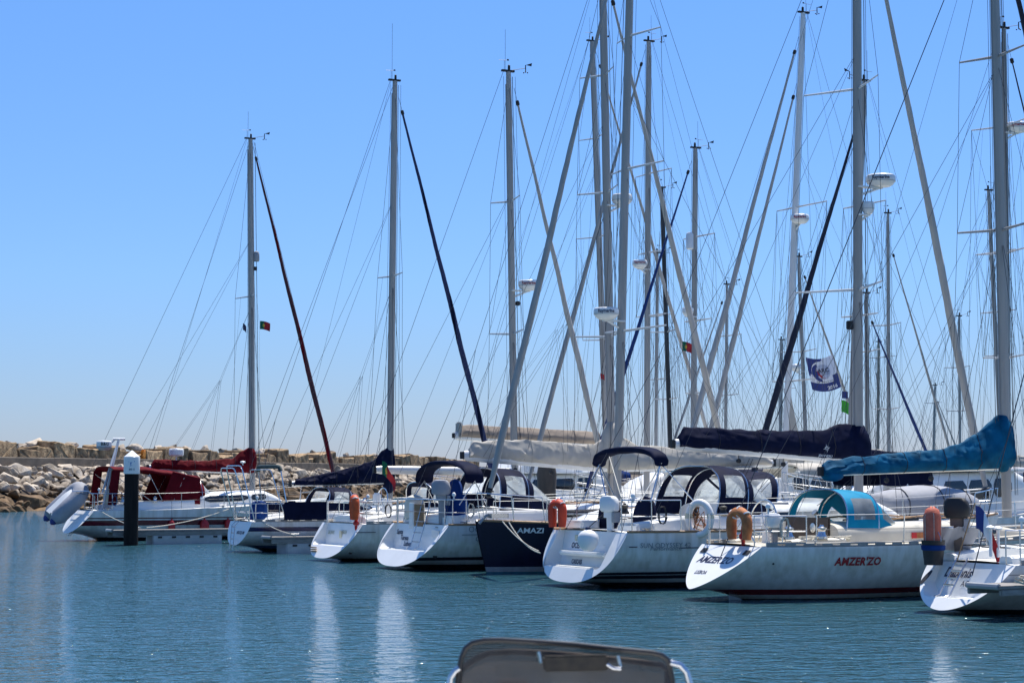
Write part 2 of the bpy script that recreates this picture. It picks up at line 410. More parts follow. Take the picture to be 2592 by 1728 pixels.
    def hood(b, xa, xf, wd, h, mat, zd=None, lean=.35, xm=None, panes=True, side=True, front=True, zf=None, fq=(.06, .30), mid=True):
        """spray hood: two hoops and a sloping clear front"""
        zd = b.sheer(xa)[1] + .25 if zd is None else zd; zf = zd + .12 if zf is None else zf
        xm = xa + .45 * (xf - xa) if xm is None else xm; NQ, NT = 32, 18; rows = []; reg = {}
        for i in range(NT + 1):
            t = i / NT; row = []
            for j in range(NQ + 1):
                th = math.pi * j / NQ; sn = math.sin(th) ** .62; cs = math.copysign(abs(math.cos(th)) ** .7, math.cos(th))
                if t <= .5:
                    k = t / .5; x = xa + (xm - xa) * k + lean * (1 - sn) * (1 - k * .4); hh = h * (1 - .04 * k + .03 * math.sin(math.pi * k)); ww = wd / 2 * (1 - .02 * k); z = zd + hh * sn
                else:
                    k = (t - .5) / .5; k2 = k ** 1.1
                    x = xm + lean * .6 * (1 - sn) + (xf - xm - lean * .6 * (1 - sn)) * k2 - .35 * k2 * (1 - sn); ww = wd / 2 * (1 - .02 - .12 * k); z = zd + (h * .96 * (1 - k2) + (zf - zd) * k2) * sn
                p = Vector((x, ww * cs, z)); nz = noise.noise(p * 1.7 + Vector((b.X, 0, 0))) * .02
                row.append(p + Vector((0, 0, nz)))
            rows.append(row)
        vs = [p for r in rows for p in r]; W = NQ + 1; cf, pf = [], {}
        for i in range(NT):
            for j in range(NQ):
                t = (i + .5) / NT; q0 = (j + .5) / NQ; q = min(q0, 1 - q0); pane = None
                if panes:
                    if side and .10 < t < .44 and .05 < q < .24: pane = ('s', q0 > .5)
                    if front and .60 < t < .95 and fq[0] < q < fq[1]: pane = ('f', q0 > .5)
                    if front and mid and .60 < t < .95 and .34 < q <= .5: pane = ('m', 0)
                (pf.setdefault(pane, []) if pane else cf).append((i * W + j, i * W + j + 1, (i + 1) * W + j + 1, (i + 1) * W + j))
        c = MB().add(vs, cf).build('spray_hood', mat, b.root)
        for g in pf.values():
            ix = sorted({i for f in g for i in f}); mpp = {k: n for n, k in enumerate(ix)}
            MB().add([vs[i] for i in ix], [tuple(mpp[i] for i in f) for f in g]).build('window', m_vinyl, c)
        mb = MB(); mb.tube(rows[0], .016, 6); mb.tube(rows[NT // 2], .014, 6); mb.build('hoop', m_ss, c)
        return c
    def bimini(b, pts, lx, th, mat, feet, y0=None, frame=m_ss, bow=.03):
        """arched cloth across the boat: pts = list of (y,z) at x; lx length fore-aft"""
        x, arch = pts; rings = []
        N = len(arch)
        for i, (y, z) in enumerate(arch):
            r = []
            for k in range(14):
                a = 2 * math.pi * k / 14; n = noise.noise(Vector((i * .5, k * .6, b.X))) * .02
                r.append(Vector((x + (lx / 2 + n) * math.copysign(abs(math.cos(a)) ** .6, math.cos(a)), y, z + bow * math.cos(a) ** 2 * 0 + (th / 2 + n) * math.copysign(abs(math.sin(a)) ** .7, math.sin(a)))))
            rings.append(r)
        c = MB().loft(rings).build('bimini', mat, b.root)
        for s in (0, -1):
            y, z = arch[s]
            for fx in feet:
                f = Vector((fx[0], math.copysign(fx[1], y), fx[2]))
                MB().tube([(x, y, z), f], .016, 6).build('bimini_leg', frame, c)
    def stanchions(b, x0, x1, n, h=.62, lines=(1.0, .52), r=.014, mat=None):
        for s in (1, -1):
            tops = []
            for i in range(n):
                x = x0 + (x1 - x0) * i / max(1, n - 1); hb, zs = b.sheer(x); P = Vector((x, s * (hb - .08), zs + .02)); tops.append((P, zs))
                MB().tube([P, P + Vector((0, s * .03, h))], r, 6).build('stanchion', m_ss, b.root)
            for f in lines:
                MB().tube([p + Vector((0, s * .03 * f, h * f)) for p, _ in tops], .006, 4).build('lifeline', m_wire if f < .9 else m_alu_l, b.root)
    def pushpit(b, x1=2.0, h=.66, gap=.0, mids=(.5,), r=.0145, lean=0):
        def pth(hh, x1=x1):
            P = []
            for k in range(6):
                x = x1 - (x1 - b.tr - .15) * k / 5; hb, zs = b.sheer(x); P.append(Vector((x - lean * hh * .5, -(hb - .08), zs + hh)))
            hb, zs = b.sheer(b.tr + .1); P.append(Vector((b.tr + .02 - lean * hh, -(hb - .3), zs + hh)))
            q = [Vector((p.x, -p.y, p.z)) for p in reversed(P)]
            return P, q
        P, q = pth(h); mb = MB()
        halves = (P, q) if gap else (P + q,)
        for hi, H in enumerate(halves):
            mb = MB(); mb.tube(H, r, 7)
            for f in mids:
                P2, q2 = pth(h * f); mb.tube((P2, q2)[hi] if gap else P2 + q2, r * .9, 6)
            for idx in (0, 3, 5, 6):
                for t in (([H[idx]] if hi == 0 else [H[6 - idx]]) if gap else [P[idx], q[6 - idx]]):
                    hb, zs = b.sheer(t.x); mb.tube([t, Vector((t.x + lean * h * .3, t.y, zs))], r, 6)
            mb.build('pushpit', m_ss, b.root)
    def pulpit(b, h=.62):
        P = []
        for k in range(5):
            x = b.L - 1.5 + 1.4 * k / 4; hb, zs = b.sheer(x); P.append(Vector((x, max(hb - .08, .12), zs + h + .05 * k / 4)))
        q = [Vector((p.x, -p.y, p.z)) for p in reversed(P)]; mb = MB().tube(P + q, .015, 7)
        mb.tube([p - Vector((0, 0, h * .5)) for p in P], .012, 6); mb.tube([p - Vector((0, 0, h * .5)) for p in q], .012, 6)
        for A in (P[0], P[2], q[-1], q[-3], P[4], q[0]): mb.tube([A, (A.x - .08, A.y, b.sheer(A.x - .08)[1])], .014, 6)
        mb.build('pulpit', m_ss, b.root)
    # ---------------- rig
    def mast(b, bot, top, wx=.24, wy=.14, mat=None, taper=.75):
        b.mb0, b.mt0 = Vector(bot), Vector(top); d = b.mt0 - b.mb0; rings = []
        for f, k in ((0, 1), (.5, 1), (.8, .97), (.93, .88), (1, taper)):
            c = b.mb0 + d * f
            rings.append([c + Vector((wx / 2 * k * math.cos(a), wy / 2 * k * math.sin(a), 0)) for a in [2 * math.pi * i / 14 for i in range(14)]])
        b.msto = MB().loft(rings).build('mast', mat or m_alu, b.root); b.mwx = wx
        c = b.mb0; mb = MB()          # sail track and a few fittings up the spar
        mb.tube([b.mb0 + d * .12 - Vector((wx / 2 + .008, 0, 0)), b.mb0 + d * .97 - Vector((wx / 2 * .9 + .006, 0, 0))], .014, 4)
        mb.build('sail_track', m_grey, b.msto)
    def mz(b, z): k = (z - b.mb0.z) / (b.mt0.z - b.mb0.z); return b.mb0 + (b.mt0 - b.mb0) * k
    def wire(b, pts, name='shroud', r=.0068, mat=None):
        return MB().tube(pts, r, 4).build(name, mat or m_wire, b.root)
    def masthead(b, antenna=1.2, vane=1, side=1, light=True):
        t = b.mt0; mb = MB(); mb.box(t + Vector((-.02, 0, .02)), (b.mwx + .22, .10, .06))
        if light: mb.lathe([(.04, 0), (.045, .05), (.04, .15), (.02, .17)], t + Vector((.02, 0, .05)), 8)
        mb.build('masthead_fitting', m_rub, b.msto)
        if vane:
            mb = MB(); s = vane; e = t + Vector((s * .62, 0, .17)); mb.tube([t + Vector((s * .1, 0, .05)), e], .009, 5); mb.tube([e - Vector((0, 0, .13)), e + Vector((0, 0, .1))], .018, 6)
            mb.add([e + Vector((0, 0, .1)), e + Vector((s * .24, .01, .19)), e + Vector((s * .22, .01, .08))], [(0, 1, 2)])
            for k in range(3):
                a = 2.1 * k; mb.ball(e + Vector((.07 * math.cos(a), .07 * math.sin(a), -.14)), .026, 0, 6)
            mb.build('wind_vane', m_rub, b.msto)
        if antenna:
            MB().tube([t + Vector((-.10, .03, .05)), t + Vector((-.10, .03, .05 + antenna))], .006, 4).build('antenna', m_wire, b.msto)
        mb = MB(); c = t + Vector((-.16, -.02, 0)); mb.tube([c, c + Vector((0, 0, .34))], .006, 4); mb.tube([c + Vector((-.20, 0, .34)), c + Vector((.16, 0, .36))], .006, 4); mb.box(c + Vector((.13, 0, .37)), (.07, .008, .05))
        mb.build('wind_arrow', m_wire, b.msto)
    def spreaders(b, zs, half, sweep=.18, rise=.06, mat=None):
        b.tips = []
        for i, z in enumerate(zs):
            h = half * (1 - .14 * i); c = b.mz(z); pair = []
            for s in (1, -1):
                e = c + Vector((-sweep * h, s * h, rise * h)); pair.append(e)
                MB().tube([c + Vector((0, s * .05, 0)), e], [.036, .022], 6, flat=.55).build('spreader', mat or m_alu_l, b.root)
            b.tips.append(pair)
    def shrouds(b, ztop=None, lowers=True, r=.0068, aft=.25):
        x = b.mb0.x - aft; hb, zs = b.sheer(x); top = b.mz(ztop) if ztop else b.mt0 - Vector((0, 0, .1))
        for i, s in enumerate((1, -1)):
            cp = Vector((x, s * (hb - .12), zs)); path = [cp] + [t[i] for t in b.tips] + [top]; b.wire(path, r=r)
            if b.tips:
                z0 = b.tips[0][i].z
                if lowers:
                    b.wire([cp + Vector((.35, -s * .03, 0)), b.mz(z0 - .1)], r=r); b.wire([cp + Vector((-.35, -s * .03, 0)), b.mz(z0 - .1)], r=r)
                b.wire([b.tips[0][i].lerp(b.mz(z0), .35), cp + Vector((-.5, 0, 0))], 'flag_halyard', r * .55)
                b.wire([b.mz(b.mb0.z + (b.mt0.z - b.mb0.z) * .72), (max(.6, b.tr + .6), s * b.sheer(1)[0] * .9, b.sheer(1)[1])], 'running_backstay', r * .8)
                for j in range(len(b.tips) - 1): b.wire([b.tips[j][i], b.mz(b.tips[j + 1][i].z - .1)], r=r * .9)
    def backstay(b, foot=None, split=0, r=.0068):
        t = b.mt0 + Vector((-.18, 0, 0)); hb, zs = b.sheer(b.tr + .1)
        if split:
            k = t.lerp(Vector((b.tr, 0, zs)), 1 - split); b.wire([t, k], 'backstay', r); y = hb * .75
            for s in (1, -1): b.wire([k, (b.tr + .1, s * y, zs)], 'backstay', r)
        else: b.wire([t, foot or (b.tr + .05, 0, zs)], 'backstay', r)
    def halyards(b, xs_=(.22, .3), y=.06, r=.006):
        for i, dx in enumerate(xs_):
            s = 1 if i % 2 else -1
            b.wire([b.mt0 + Vector((dx * .7, s * .04, -.15)), b.mb0 + Vector((dx, s * y, .5))], 'halyard', r, m_roped if i % 2 else m_wire)
    def furl(b, mats, top, bot, r=.075, drum=True, k0=.04, strip=.22, turns=26):
        """furled headsail round the forestay; the sacrificial strip spirals"""
        A, B_ = Vector(top), Vector(bot); d = B_ - A; Ln = d.length; t = d.normalized(); a = t.orthogonal().normalized(); c = t.cross(a)
        N, n = 90, 10; mb = MB(); rings = []; mm = []
        fx, fy = k0, .97
        for i in range(N + 1):
            f = fx + (fy - fx) * i / N; g = (f - fx) / (fy - fx)
            rr = r * (.42 + .75 * min(1, g * 1.6)) * (1 if g < .93 else 1 - (g - .93) * 6); tw = g * turns
            rg = []
            for k in range(n):
                an = 2 * math.pi * k / n + tw; rr2 = rr * (1 + .13 * math.cos(2 * math.pi * k / n)) * (1 + .10 * noise.noise(Vector((g * 26, k * .4, b.X))))
                rg.append(A + d * f + (a * math.cos(an) + c * math.sin(an)) * rr2)
            rings.append(rg)
        mb.loft(rings)
        if len(mats) > 1:
            for fi in range(len(mb.f) - 2):
                if fi % n < max(1, int(n * strip)): mb.m[fi] = 1
        fo = mb.build('furled_sail', mats, b.root)
        b.wire([A, A + d * fx], 'forestay', .008)
        if drum:
            e = A + d * .985; q = MB(); q.lathe([(.03, 0), (.11, 0), (.11, .03), (.06, .04), (.06, .15), (.11, .16), (.11, .19), (.03, .2)], e, 12, axis=-t)
            MB().lathe([(.04, 0), (.06, .03), (.06, .14), (.04, .17)], A + d * (fx - .01), 8, axis=t).build('swivel', m_rub, fo)
            q.build('furling_drum', m_rub, fo)
        b.wire([B_ - d * .02, B_], 'forestay', .01)
    def boom(b, end, goose, r=(.075, .115), mat=None):
        end, goose = Vector(end), Vector(goose); d = goose - end; rings = []
        for f in (0, .03, .5, .97, 1):
            k = .8 if f in (0, 1) else 1; c = end + d * f
            rings.append([c + Vector((0, r[0] * k * math.cos(a), r[1] * k * math.sin(a))) for a in [2 * math.pi * i / 14 for i in range(14)]])
        b.bm = (end, goose); o = MB().loft(rings).build('boom', mat or m_alu_l, b.root)
        mb = MB(); mb.box(end - d.normalized() * .04, (.09, .13, .2)); mb.build('boom_end', m_rub, o, bevel=.01)
        m2 = MB()
        for f in (.35, .6):
            c = end + d * f - Vector((0, 0, r[1])); m2.tube([c, c - Vector((0, 0, .08))], .01, 5); m2.lathe([(.02, -.03), (.055, -.03), (.06, 0), (.055, .03), (.02, .03)], c - Vector((0, 0, .13)), 10, axis=(0, 1, 0))
        m2.build('block', m_rub, o)
        return o
    def cover(b, prof, mat, f0=.02, f1=1.02, w0=.16, w1=.30, seed=0, wr=.035, drop=.0, skew=0, trim=None):
        """sail cover along the boom; prof = [(f, height above boom centre)]; f from boom end (0) to mast (1)"""
        end, goose = b.bm; d = goose - end; N, n = 96, 28; rings = []
        def hh(f):
            for (a, ha), (c, hc) in zip(prof, prof[1:]):
                if f <= c: t = (f - a) / (c - a); t = t * t * (3 - 2 * t) * .5 + t * .5; return ha + (hc - ha) * t
            return prof[-1][1]
        for i in range(N + 1):
            g = i / N; f = f0 + (f1 - f0) * g; H = hh(f) * (.55 + .45 * min(1, g / .03)); W = w0 + (w1 - w0) * g; c = end + d * f; ring = []
            for k in range(n):
                a = 2 * math.pi * k / n; s = math.sin(a); y = math.cos(a)
                zz = (s * .5 + .5); prf = (1 - zz ** 1.7 * .80) * (1 - .25 * (1 - zz) ** 4)
                yy = W / 2 * math.copysign(abs(y) ** .8, y) * prf * 1.25
                z = -.07 - drop + (H + .07 + drop) * zz
                n1 = noise.noise(Vector((f * 7 + zz * 2.4, y * 1.3, seed * 9.1))); n2 = noise.noise(Vector((f * 19 + zz * 7, y * 2.5, seed * 5.7)))
                n3 = abs(noise.noise(Vector((f * 11 - zz * 5, y * .8 + 4, seed * 3.3))))
                n4 = abs(noise.noise(Vector((f * 23 + zz * 9, y + 7, seed * 2.3)))); n5 = abs(noise.noise(Vector((f * 9 + zz * 4.5, y * .6 - 3, seed * 7.7))))
                wv = wr * (n1 * .8 + n2 * .4 + .55 - n3 * 1.5 - n4 * .9 * (1 - .4 * zz) - n5 * 1.6)
                ring.append(c + Vector((n1 * wr * .3, yy + math.copysign(wv, y) * (abs(y) ** .5) + skew * zz, z + (wv * .7 if zz > .6 else 0))))
            rings.append(ring)
        o = MB().loft(rings).build('sail_cover', mat, b.root, angle=70)
        for f in (.2, .42, .63, .82):
            mb = MB(); i = int(f * N); mb.tube([p + (p - (end + d * (f0 + (f1 - f0) * i / N))).normalized() * .004 for p in rings[i]], .009, 4, loop=True)
            mb.build('cover_tie', m_roped if trim is None else trim, o)
        return o
    def lazyjacks(b, zm, fs_=(.2, .5, .75), r=.0045, topping=True):
        end, goose = b.bm; d = goose - end
        for s in (1, -1):
            k = b.mz(zm).lerp(end + d * .45, .55) + Vector((0, s * .1, .6))
            b.wire([b.mz(zm), k], 'lazy_jack', r)
            for f in fs_: b.wire([k, end + d * f + Vector((0, s * .12, 0))], 'lazy_jack', r)
        if topping: b.wire([b.mt0 + Vector((-.15, 0, 0)), end + Vector((0, 0, .08))], 'topping_lift', r)
    def sheet(b, f, foot):
        end, goose = b.bm; c = end + (goose - end) * f
        mb = MB()
        for dx in (-.05, .05): mb.tube([c + Vector((dx, 0, -.2)), Vector(foot) + Vector((dx * 1.4, .02, 0))], .007, 4)
        mb.build('mainsheet', m_roped, b.root)
    def radar(b, pos, r=.3, txt=None, ink=None, bracket=True, h=.31):
        pos = Vector(pos); mb = MB(); k = h / .24
        mb.lathe([(.02, -.02), (r * .62, 0), (r * .82, .04 * k), (r * .98, .10 * k), (r, .13 * k), (r, .19 * k), (r * .95, .222 * k), (r * .86, .24 * k), (.01, .25 * k)], pos, 24)
        o = mb.build('radar_dome', m_white, b.root, angle=28)
        if bracket:
            m = b.mz(pos.z); mb = MB(); mb.tube([m + Vector((0, 0, -.25)), (pos.x, pos.y, pos.z - .02)], .03, 6); mb.box((pos + m) / 2 + Vector((0, 0, -.03)), (abs(pos.x - m.x) + .1, .16, .04)); mb.build('radar_bracket', m_white, o)
        MB().lathe([(r + .003, .10 * k), (r + .003, .106 * k)], pos, 24).build('seam', m_grey, o)
        if txt:
            W = b.wld(pos); cdir = b.loc(Vector((0, 0, CH)))-b.loc(W); a0 = math.atan2(cdir.y, cdir.x)
            def mp(x, y): a = a0 + x / r; return pos + Vector(((r + .004) * math.cos(a), (r + .004) * math.sin(a), .130 * k + y))
            text(txt, .10 * k, mp, ink or m_inkr, o, bold=.03, align='CENTER', sx=.85 * min(1, r / .3))
        return o
    def winch(b, x, y, z, s=1, mat=None):
        MB().lathe([(.10 * s, 0), (.10 * s, .04 * s), (.07 * s, .07 * s), (.06 * s, .12 * s), (.085 * s, .16 * s), (.085 * s, .18 * s), (.04 * s, .2 * s), (.03 * s, .23 * s)], (x, y, z), 14).build('winch', mat or m_ss, b.root)
    def wheel(b, x, y, z, r=.42, mat=None, cover=None):
        if cover:
            mb = MB(); mb.lathe([(.01, -.04), (r * .9, -.05), (r, -.03), (r, .03), (r * .9, .05), (.01, .04)], (x, y, z), 24, axis=(-1, 0, .12)); mb.build('wheel_cover', cover, b.root)
        else:
            mb = MB(); mb.tube([(x + .05 * math.sin(a), y + r * math.cos(a), z + r * math.sin(a)) for a in [2 * math.pi * k / 28 for k in range(28)]], .016, 7, loop=True)
            for k in range(5):
                a = 2 * math.pi * k / 5; mb.tube([(x, y, z), (x + .05 * math.sin(a), y + r * math.cos(a), z + r * math.sin(a))], .009, 5)
            mb.build('steering_wheel', m_ss, b.root)
        mb = MB(); mb.loft([[Vector((x + .18 + dx * k, y + dy * k, zz)) for dx, dy in ((-.13, -.12), (.13, -.12), (.13, .12), (-.13, .12))] for zz, k in ((b.sheer(x)[1] - .1, 1.2), (z - .1, 1), (z + .1, .8))]); mb.build('binnacle', m_gel, b.root, bevel=.02)
    def th(b, name, l, label, cat, group=None): return empty(name, b.wld(l), b.phi, label, cat, group)

def horseshoe(b, l, label, mat, h=.62, wd=.5, th=.11, rz=0, light=None, gap=.19, arm=1.0):
    """horseshoe lifebuoy hung on the rail, open end down; local frame of the boat"""
    o = b.th('horseshoe_lifebuoy', l, label, 'lifebuoy'); o.rotation_euler = (0, 0, b.phi + rz); P = []
    ww = wd / 2 - th / 2
    for k in range(25):
        a = -math.pi * .0 + math.pi * k / 24; P.append((0, ww * math.cos(a), h * .5 - wd / 2 + ww * math.sin(a)))
    P = [(0, ww * .93, -h * .5 * arm), (0, ww, -h * .2)] + P + [(0, -ww, -h * .2), (0, -ww * .93, -h * .5 * arm)]
    rr = [th * .5] + [th * .62] * (len(P) - 2) + [th * .5]
    MB().tube(P, rr, 10, flat=.85).build('buoy_body', mat, o)
    mb = MB()
    for a in (.25, .5, .75):
        i = int(a * 24) + 2; c = Vector(P[i]); c2 = Vector(P[i + 1]); mb.tube([c, c2], th * .66, 10, flat=.86)
    mb.build('reflective_band', m_inkw, o)
    if light is not None:
        mb = MB(); mb.lathe([(.02, -.26), (.035, -.24), (.045, -.12), (.085, -.09), (.085, -.02), (.05, .02), (.04, .16), (.02, .18)], light, 12); mb.build('rescue_light', m_red, o)
    return o

def rope(pts, label, mat=None, r=.016, sag=0, group=None, name='mooring_line'):
    P = [Vector(p) for p in pts]
    if len(P) == 2:
        A, B_ = P; P = [A.lerp(B_, k / 12) - Vector((0, 0, sag * 4 * (k / 12) * (1 - k / 12))) for k in range(13)]
    o = P[0].copy(); ob = MB().tube([p - o for p in P], r, 6).build(name, mat or m_rope); ob.location = o
    return tag(ob, label, 'mooring line', group)

def flag(b, l, size, label, cols, wave=.08, rz=0, droop=.1, staff=None, tri=False):
    o = b.th('flag', l, label, 'flag'); o.rotation_euler = (0, 0, rz); W, H = size; n = 14; rows = []
    for i in range(n + 1):
        f = i / n; hh = H * (1 - f) if tri else H
        rows.append([Vector((W * f, wave * math.sin(f * 7 + j * .35) * f ** .6, -droop * W * f * f - (H - hh) / 2 - hh * j / 8)) for j in range(9)])
    mats = []; mb = MB().grid(rows)
    for c in cols: mats.append(c[1])
    for fi in range(len(mb.f)):
        f = (fi // 8 + .5) / n; g = (fi % 8 + .5) / 8
        for k, c in enumerate(cols):
            if c[0](f, g): mb.m[fi] = k
    mb.build('cloth', mats, o)
    if staff:
        MB().tube([Vector((-.01, 0, .05)), Vector(staff)], .012, 6).build('staff', m_teak, o)
    return o
PT = [(lambda f, g: f < .4, m_pgreen), (lambda f, g: f >= .4, m_pred), (lambda f, g: (f - .4) ** 2 + ((g - .5) * .7) ** 2 < .02, m_pyel)]

# ================================================================== the setting
def water():
    m = bpy.data.materials.new('harbour_water'); m.use_nodes = True; n = m.node_tree; L = n.links; p = n.nodes['Principled BSDF']
    p.inputs['Base Color'].default_value = (.030, .094, .116, 1); p.inputs['Roughness'].default_value = .035; p.inputs['IOR'].default_value = 1.5
    tc = n.nodes.new('ShaderNodeTexCoord'); hs = None
    for sc_, det, wt, rot, st in ((.7, 2, .45, .5, (1, 1.3, 1)), (2.2, 2, .55, -.35, (1, 1.5, 1)), (6.0, 2, .22, .2, (1, 1.4, 1))):
        mp = n.nodes.new('ShaderNodeMapping'); mp.inputs['Rotation'].default_value = (0, 0, rot); mp.inputs['Scale'].default_value = st
        L.new(tc.outputs['Object'], mp.inputs[0]); t = n.nodes.new('ShaderNodeTexNoise'); t.inputs['Scale'].default_value = sc_
        t.inputs['Detail'].default_value = det; t.inputs['Distortion'].default_value = .5; L.new(mp.outputs[0], t.inputs['Vector'])
        k = n.nodes.new('ShaderNodeMath'); k.operation = 'MULTIPLY_ADD'; k.inputs[1].default_value = wt
        L.new(t.outputs['Fac'], k.inputs[0])
        if hs: L.new(hs, k.inputs[2])
        else: k.inputs[2].default_value = 0
        hs = k.outputs[0]
    # calmer and livelier patches
    t = n.nodes.new('ShaderNodeTexNoise'); t.inputs['Scale'].default_value = .07; t.inputs['Detail'].default_value = 3; L.new(tc.outputs['Object'], t.inputs['Vector'])
    mr = n.nodes.new('ShaderNodeMapRange'); mr.inputs[1].default_value = .35; mr.inputs[2].default_value = .65; mr.inputs[3].default_value = .7; mr.inputs[4].default_value = 1.0
    L.new(t.outputs['Fac'], mr.inputs[0])
    b = n.nodes.new('ShaderNodeBump'); b.inputs['Distance'].default_value = .30; L.new(mr.outputs[0], b.inputs['Strength']); L.new(hs, b.inputs['Height']); L.new(b.outputs[0], p.inputs['Normal'])
    tag(MB().add([(-4000, -60, 0), (4000, -60, 0), (4000, 7000, 0), (-4000, 7000, 0)], [(0, 1, 2, 3)]).build('water', m, smooth=False), kind='structure')
water()

def rock_mat(name, c1, c2, wet=True):
    m = bpy.data.materials.new(name); m.use_nodes = True; n = m.node_tree; L = n.links; p = n.nodes['Principled BSDF']
    tc = n.nodes.new('ShaderNodeTexCoord'); ge = n.nodes.new('ShaderNodeNewGeometry'); oi = n.nodes.new('ShaderNodeObjectInfo')
    t = n.nodes.new('ShaderNodeTexNoise'); t.inputs['Scale'].default_value = 1.6; t.inputs['Detail'].default_value = 7; t.inputs['Roughness'].default_value = .65; L.new(ge.outputs['Position'], t.inputs['Vector'])
    r = n.nodes.new('ShaderNodeValToRGB'); r.color_ramp.elements[0].position = .36; r.color_ramp.elements[1].position = .62
    r.color_ramp.elements[0].color = (*c1, 1); r.color_ramp.elements[1].color = (*c2, 1); L.new(t.outputs['Fac'], r.inputs[0])
    hv = n.nodes.new('ShaderNodeHueSaturation'); mr = n.nodes.new('ShaderNodeMapRange'); mr.inputs[3].default_value = .62; mr.inputs[4].default_value = 1.2
    L.new(oi.outputs['Random'], mr.inputs[0]); L.new(mr.outputs[0], hv.inputs['Value']); L.new(r.outputs[0], hv.inputs['Color']); out = hv.outputs[0]
    if wet:   # weed and silt below the tide line
        sx = n.nodes.new('ShaderNodeSeparateXYZ'); L.new(ge.outputs['Position'], sx.inputs[0])
        t2 = n.nodes.new('ShaderNodeTexNoise'); t2.inputs['Scale'].default_value = .8; L.new(ge.outputs['Position'], t2.inputs['Vector'])
        ad = n.nodes.new('ShaderNodeMath'); ad.operation = 'MULTIPLY_ADD'; ad.inputs[1].default_value = 1.4; L.new(t2.outputs['Fac'], ad.inputs[0]); L.new(sx.outputs[2], ad.inputs[2])
        m2 = n.nodes.new('ShaderNodeMapRange'); m2.inputs[1].default_value = 2.1; m2.inputs[2].default_value = 2.5; L.new(ad.outputs[0], m2.inputs[0])
        mx = n.nodes.new('ShaderNodeMix'); mx.data_type = 'RGBA'; L.new(m2.outputs[0], mx.inputs[0])
        mt = n.nodes.new('ShaderNodeMix'); mt.data_type = 'RGBA'; mt.blend_type = 'MULTIPLY'; mt.inputs[0].default_value = 1; L.new(out, mt.inputs[6]); mt.inputs[7].default_value = (.34, .25, .155, 1)
        L.new(mt.outputs[2], mx.inputs[6]); L.new(out, mx.inputs[7]); out = mx.outputs[2]
    L.new(out, p.inputs['Base Color']); p.inputs['Roughness'].default_value = .9
    b = n.nodes.new('ShaderNodeBump'); b.inputs['Strength'].default_value = .7; b.inputs['Distance'].default_value = .08
    t3 = n.nodes.new('ShaderNodeTexNoise'); t3.inputs['Scale'].default_value = 5; t3.inputs['Detail'].default_value = 6; L.new(ge.outputs['Position'], t3.inputs['Vector'])
    L.new(t3.outputs['Fac'], b.inputs['Height']); L.new(b.outputs[0], p.inputs['Normal'])
    return m
m_rock = rock_mat('limestone_boulder', (.30, .235, .165), (.58, .50, .40))
m_block = rock_mat('ochre_quarry_block', (.13, .078, .036), (.40, .28, .155), wet=False)
m_conc = M('old_concrete', (.12, .097, .074), .9, var=.35, ns=.8, bump=.3, bs=6, stretch=(1, 1, 2.2))
m_core = rock_mat('shade_dark_rubble', (.07, .055, .04), (.15, .12, .09))  # rubble toned dark: shade between the boulders is put into its colour

def rock_mesh(seed, dims, blocky=0, sub=True):
    rd = random.Random(seed); bm = bmesh.new(); n = 13
    if blocky:
        for x in (-1, 1):
            for y in (-1, 1):
                for z in (-1, 1): bm.verts.new([(x + rd.uniform(-.10, .10)) * dims[0] / 2, (y + rd.uniform(-.12, .12)) * dims[1] / 2, (z + rd.uniform(-.18, .18)) * dims[2] / 2])
    for _ in range(0 if blocky else n):
        v = Vector((rd.gauss(0, 1), rd.gauss(0, 1), rd.gauss(0, 1))).normalized() * rd.uniform(.85, 1.1)
        bm.verts.new([v[i] * dims[i] / 2 * (1.12 if blocky else 1) for i in range(3)])
    r = bmesh.ops.convex_hull(bm, input=bm.verts); bmesh.ops.delete(bm, geom=list({g for g in r['geom_interior'] + r['geom_unused'] if isinstance(g, bmesh.types.BMVert)}), context='VERTS')
    bmesh.ops.bevel(bm, geom=list(bm.edges), offset=.05 * min(dims), segments=1, affect='EDGES', clamp_overlap=True)
    bmesh.ops.triangulate(bm, faces=bm.faces)
    bmesh.ops.subdivide_edges(bm, edges=bm.edges, cuts=1 if sub else 0, use_grid_fill=True)
    if blocky: bmesh.ops.subdivide_edges(bm, edges=bm.edges, cuts=1, use_grid_fill=True)
    for v in bm.verts:
        q = v.co * 2.2 + Vector((seed, 0, 0)); v.co += v.co.normalized() * (noise.noise(q) * .09 + noise.noise(q * 2.7) * .04) * min(dims)
    bmesh.ops.recalc_face_normals(bm, faces=bm.faces)
    me = bpy.data.meshes.new('boulder'); bm.to_mesh(me); bm.free(); me.shade_smooth(); me.set_sharp_from_angle(angle=R(24)); return me

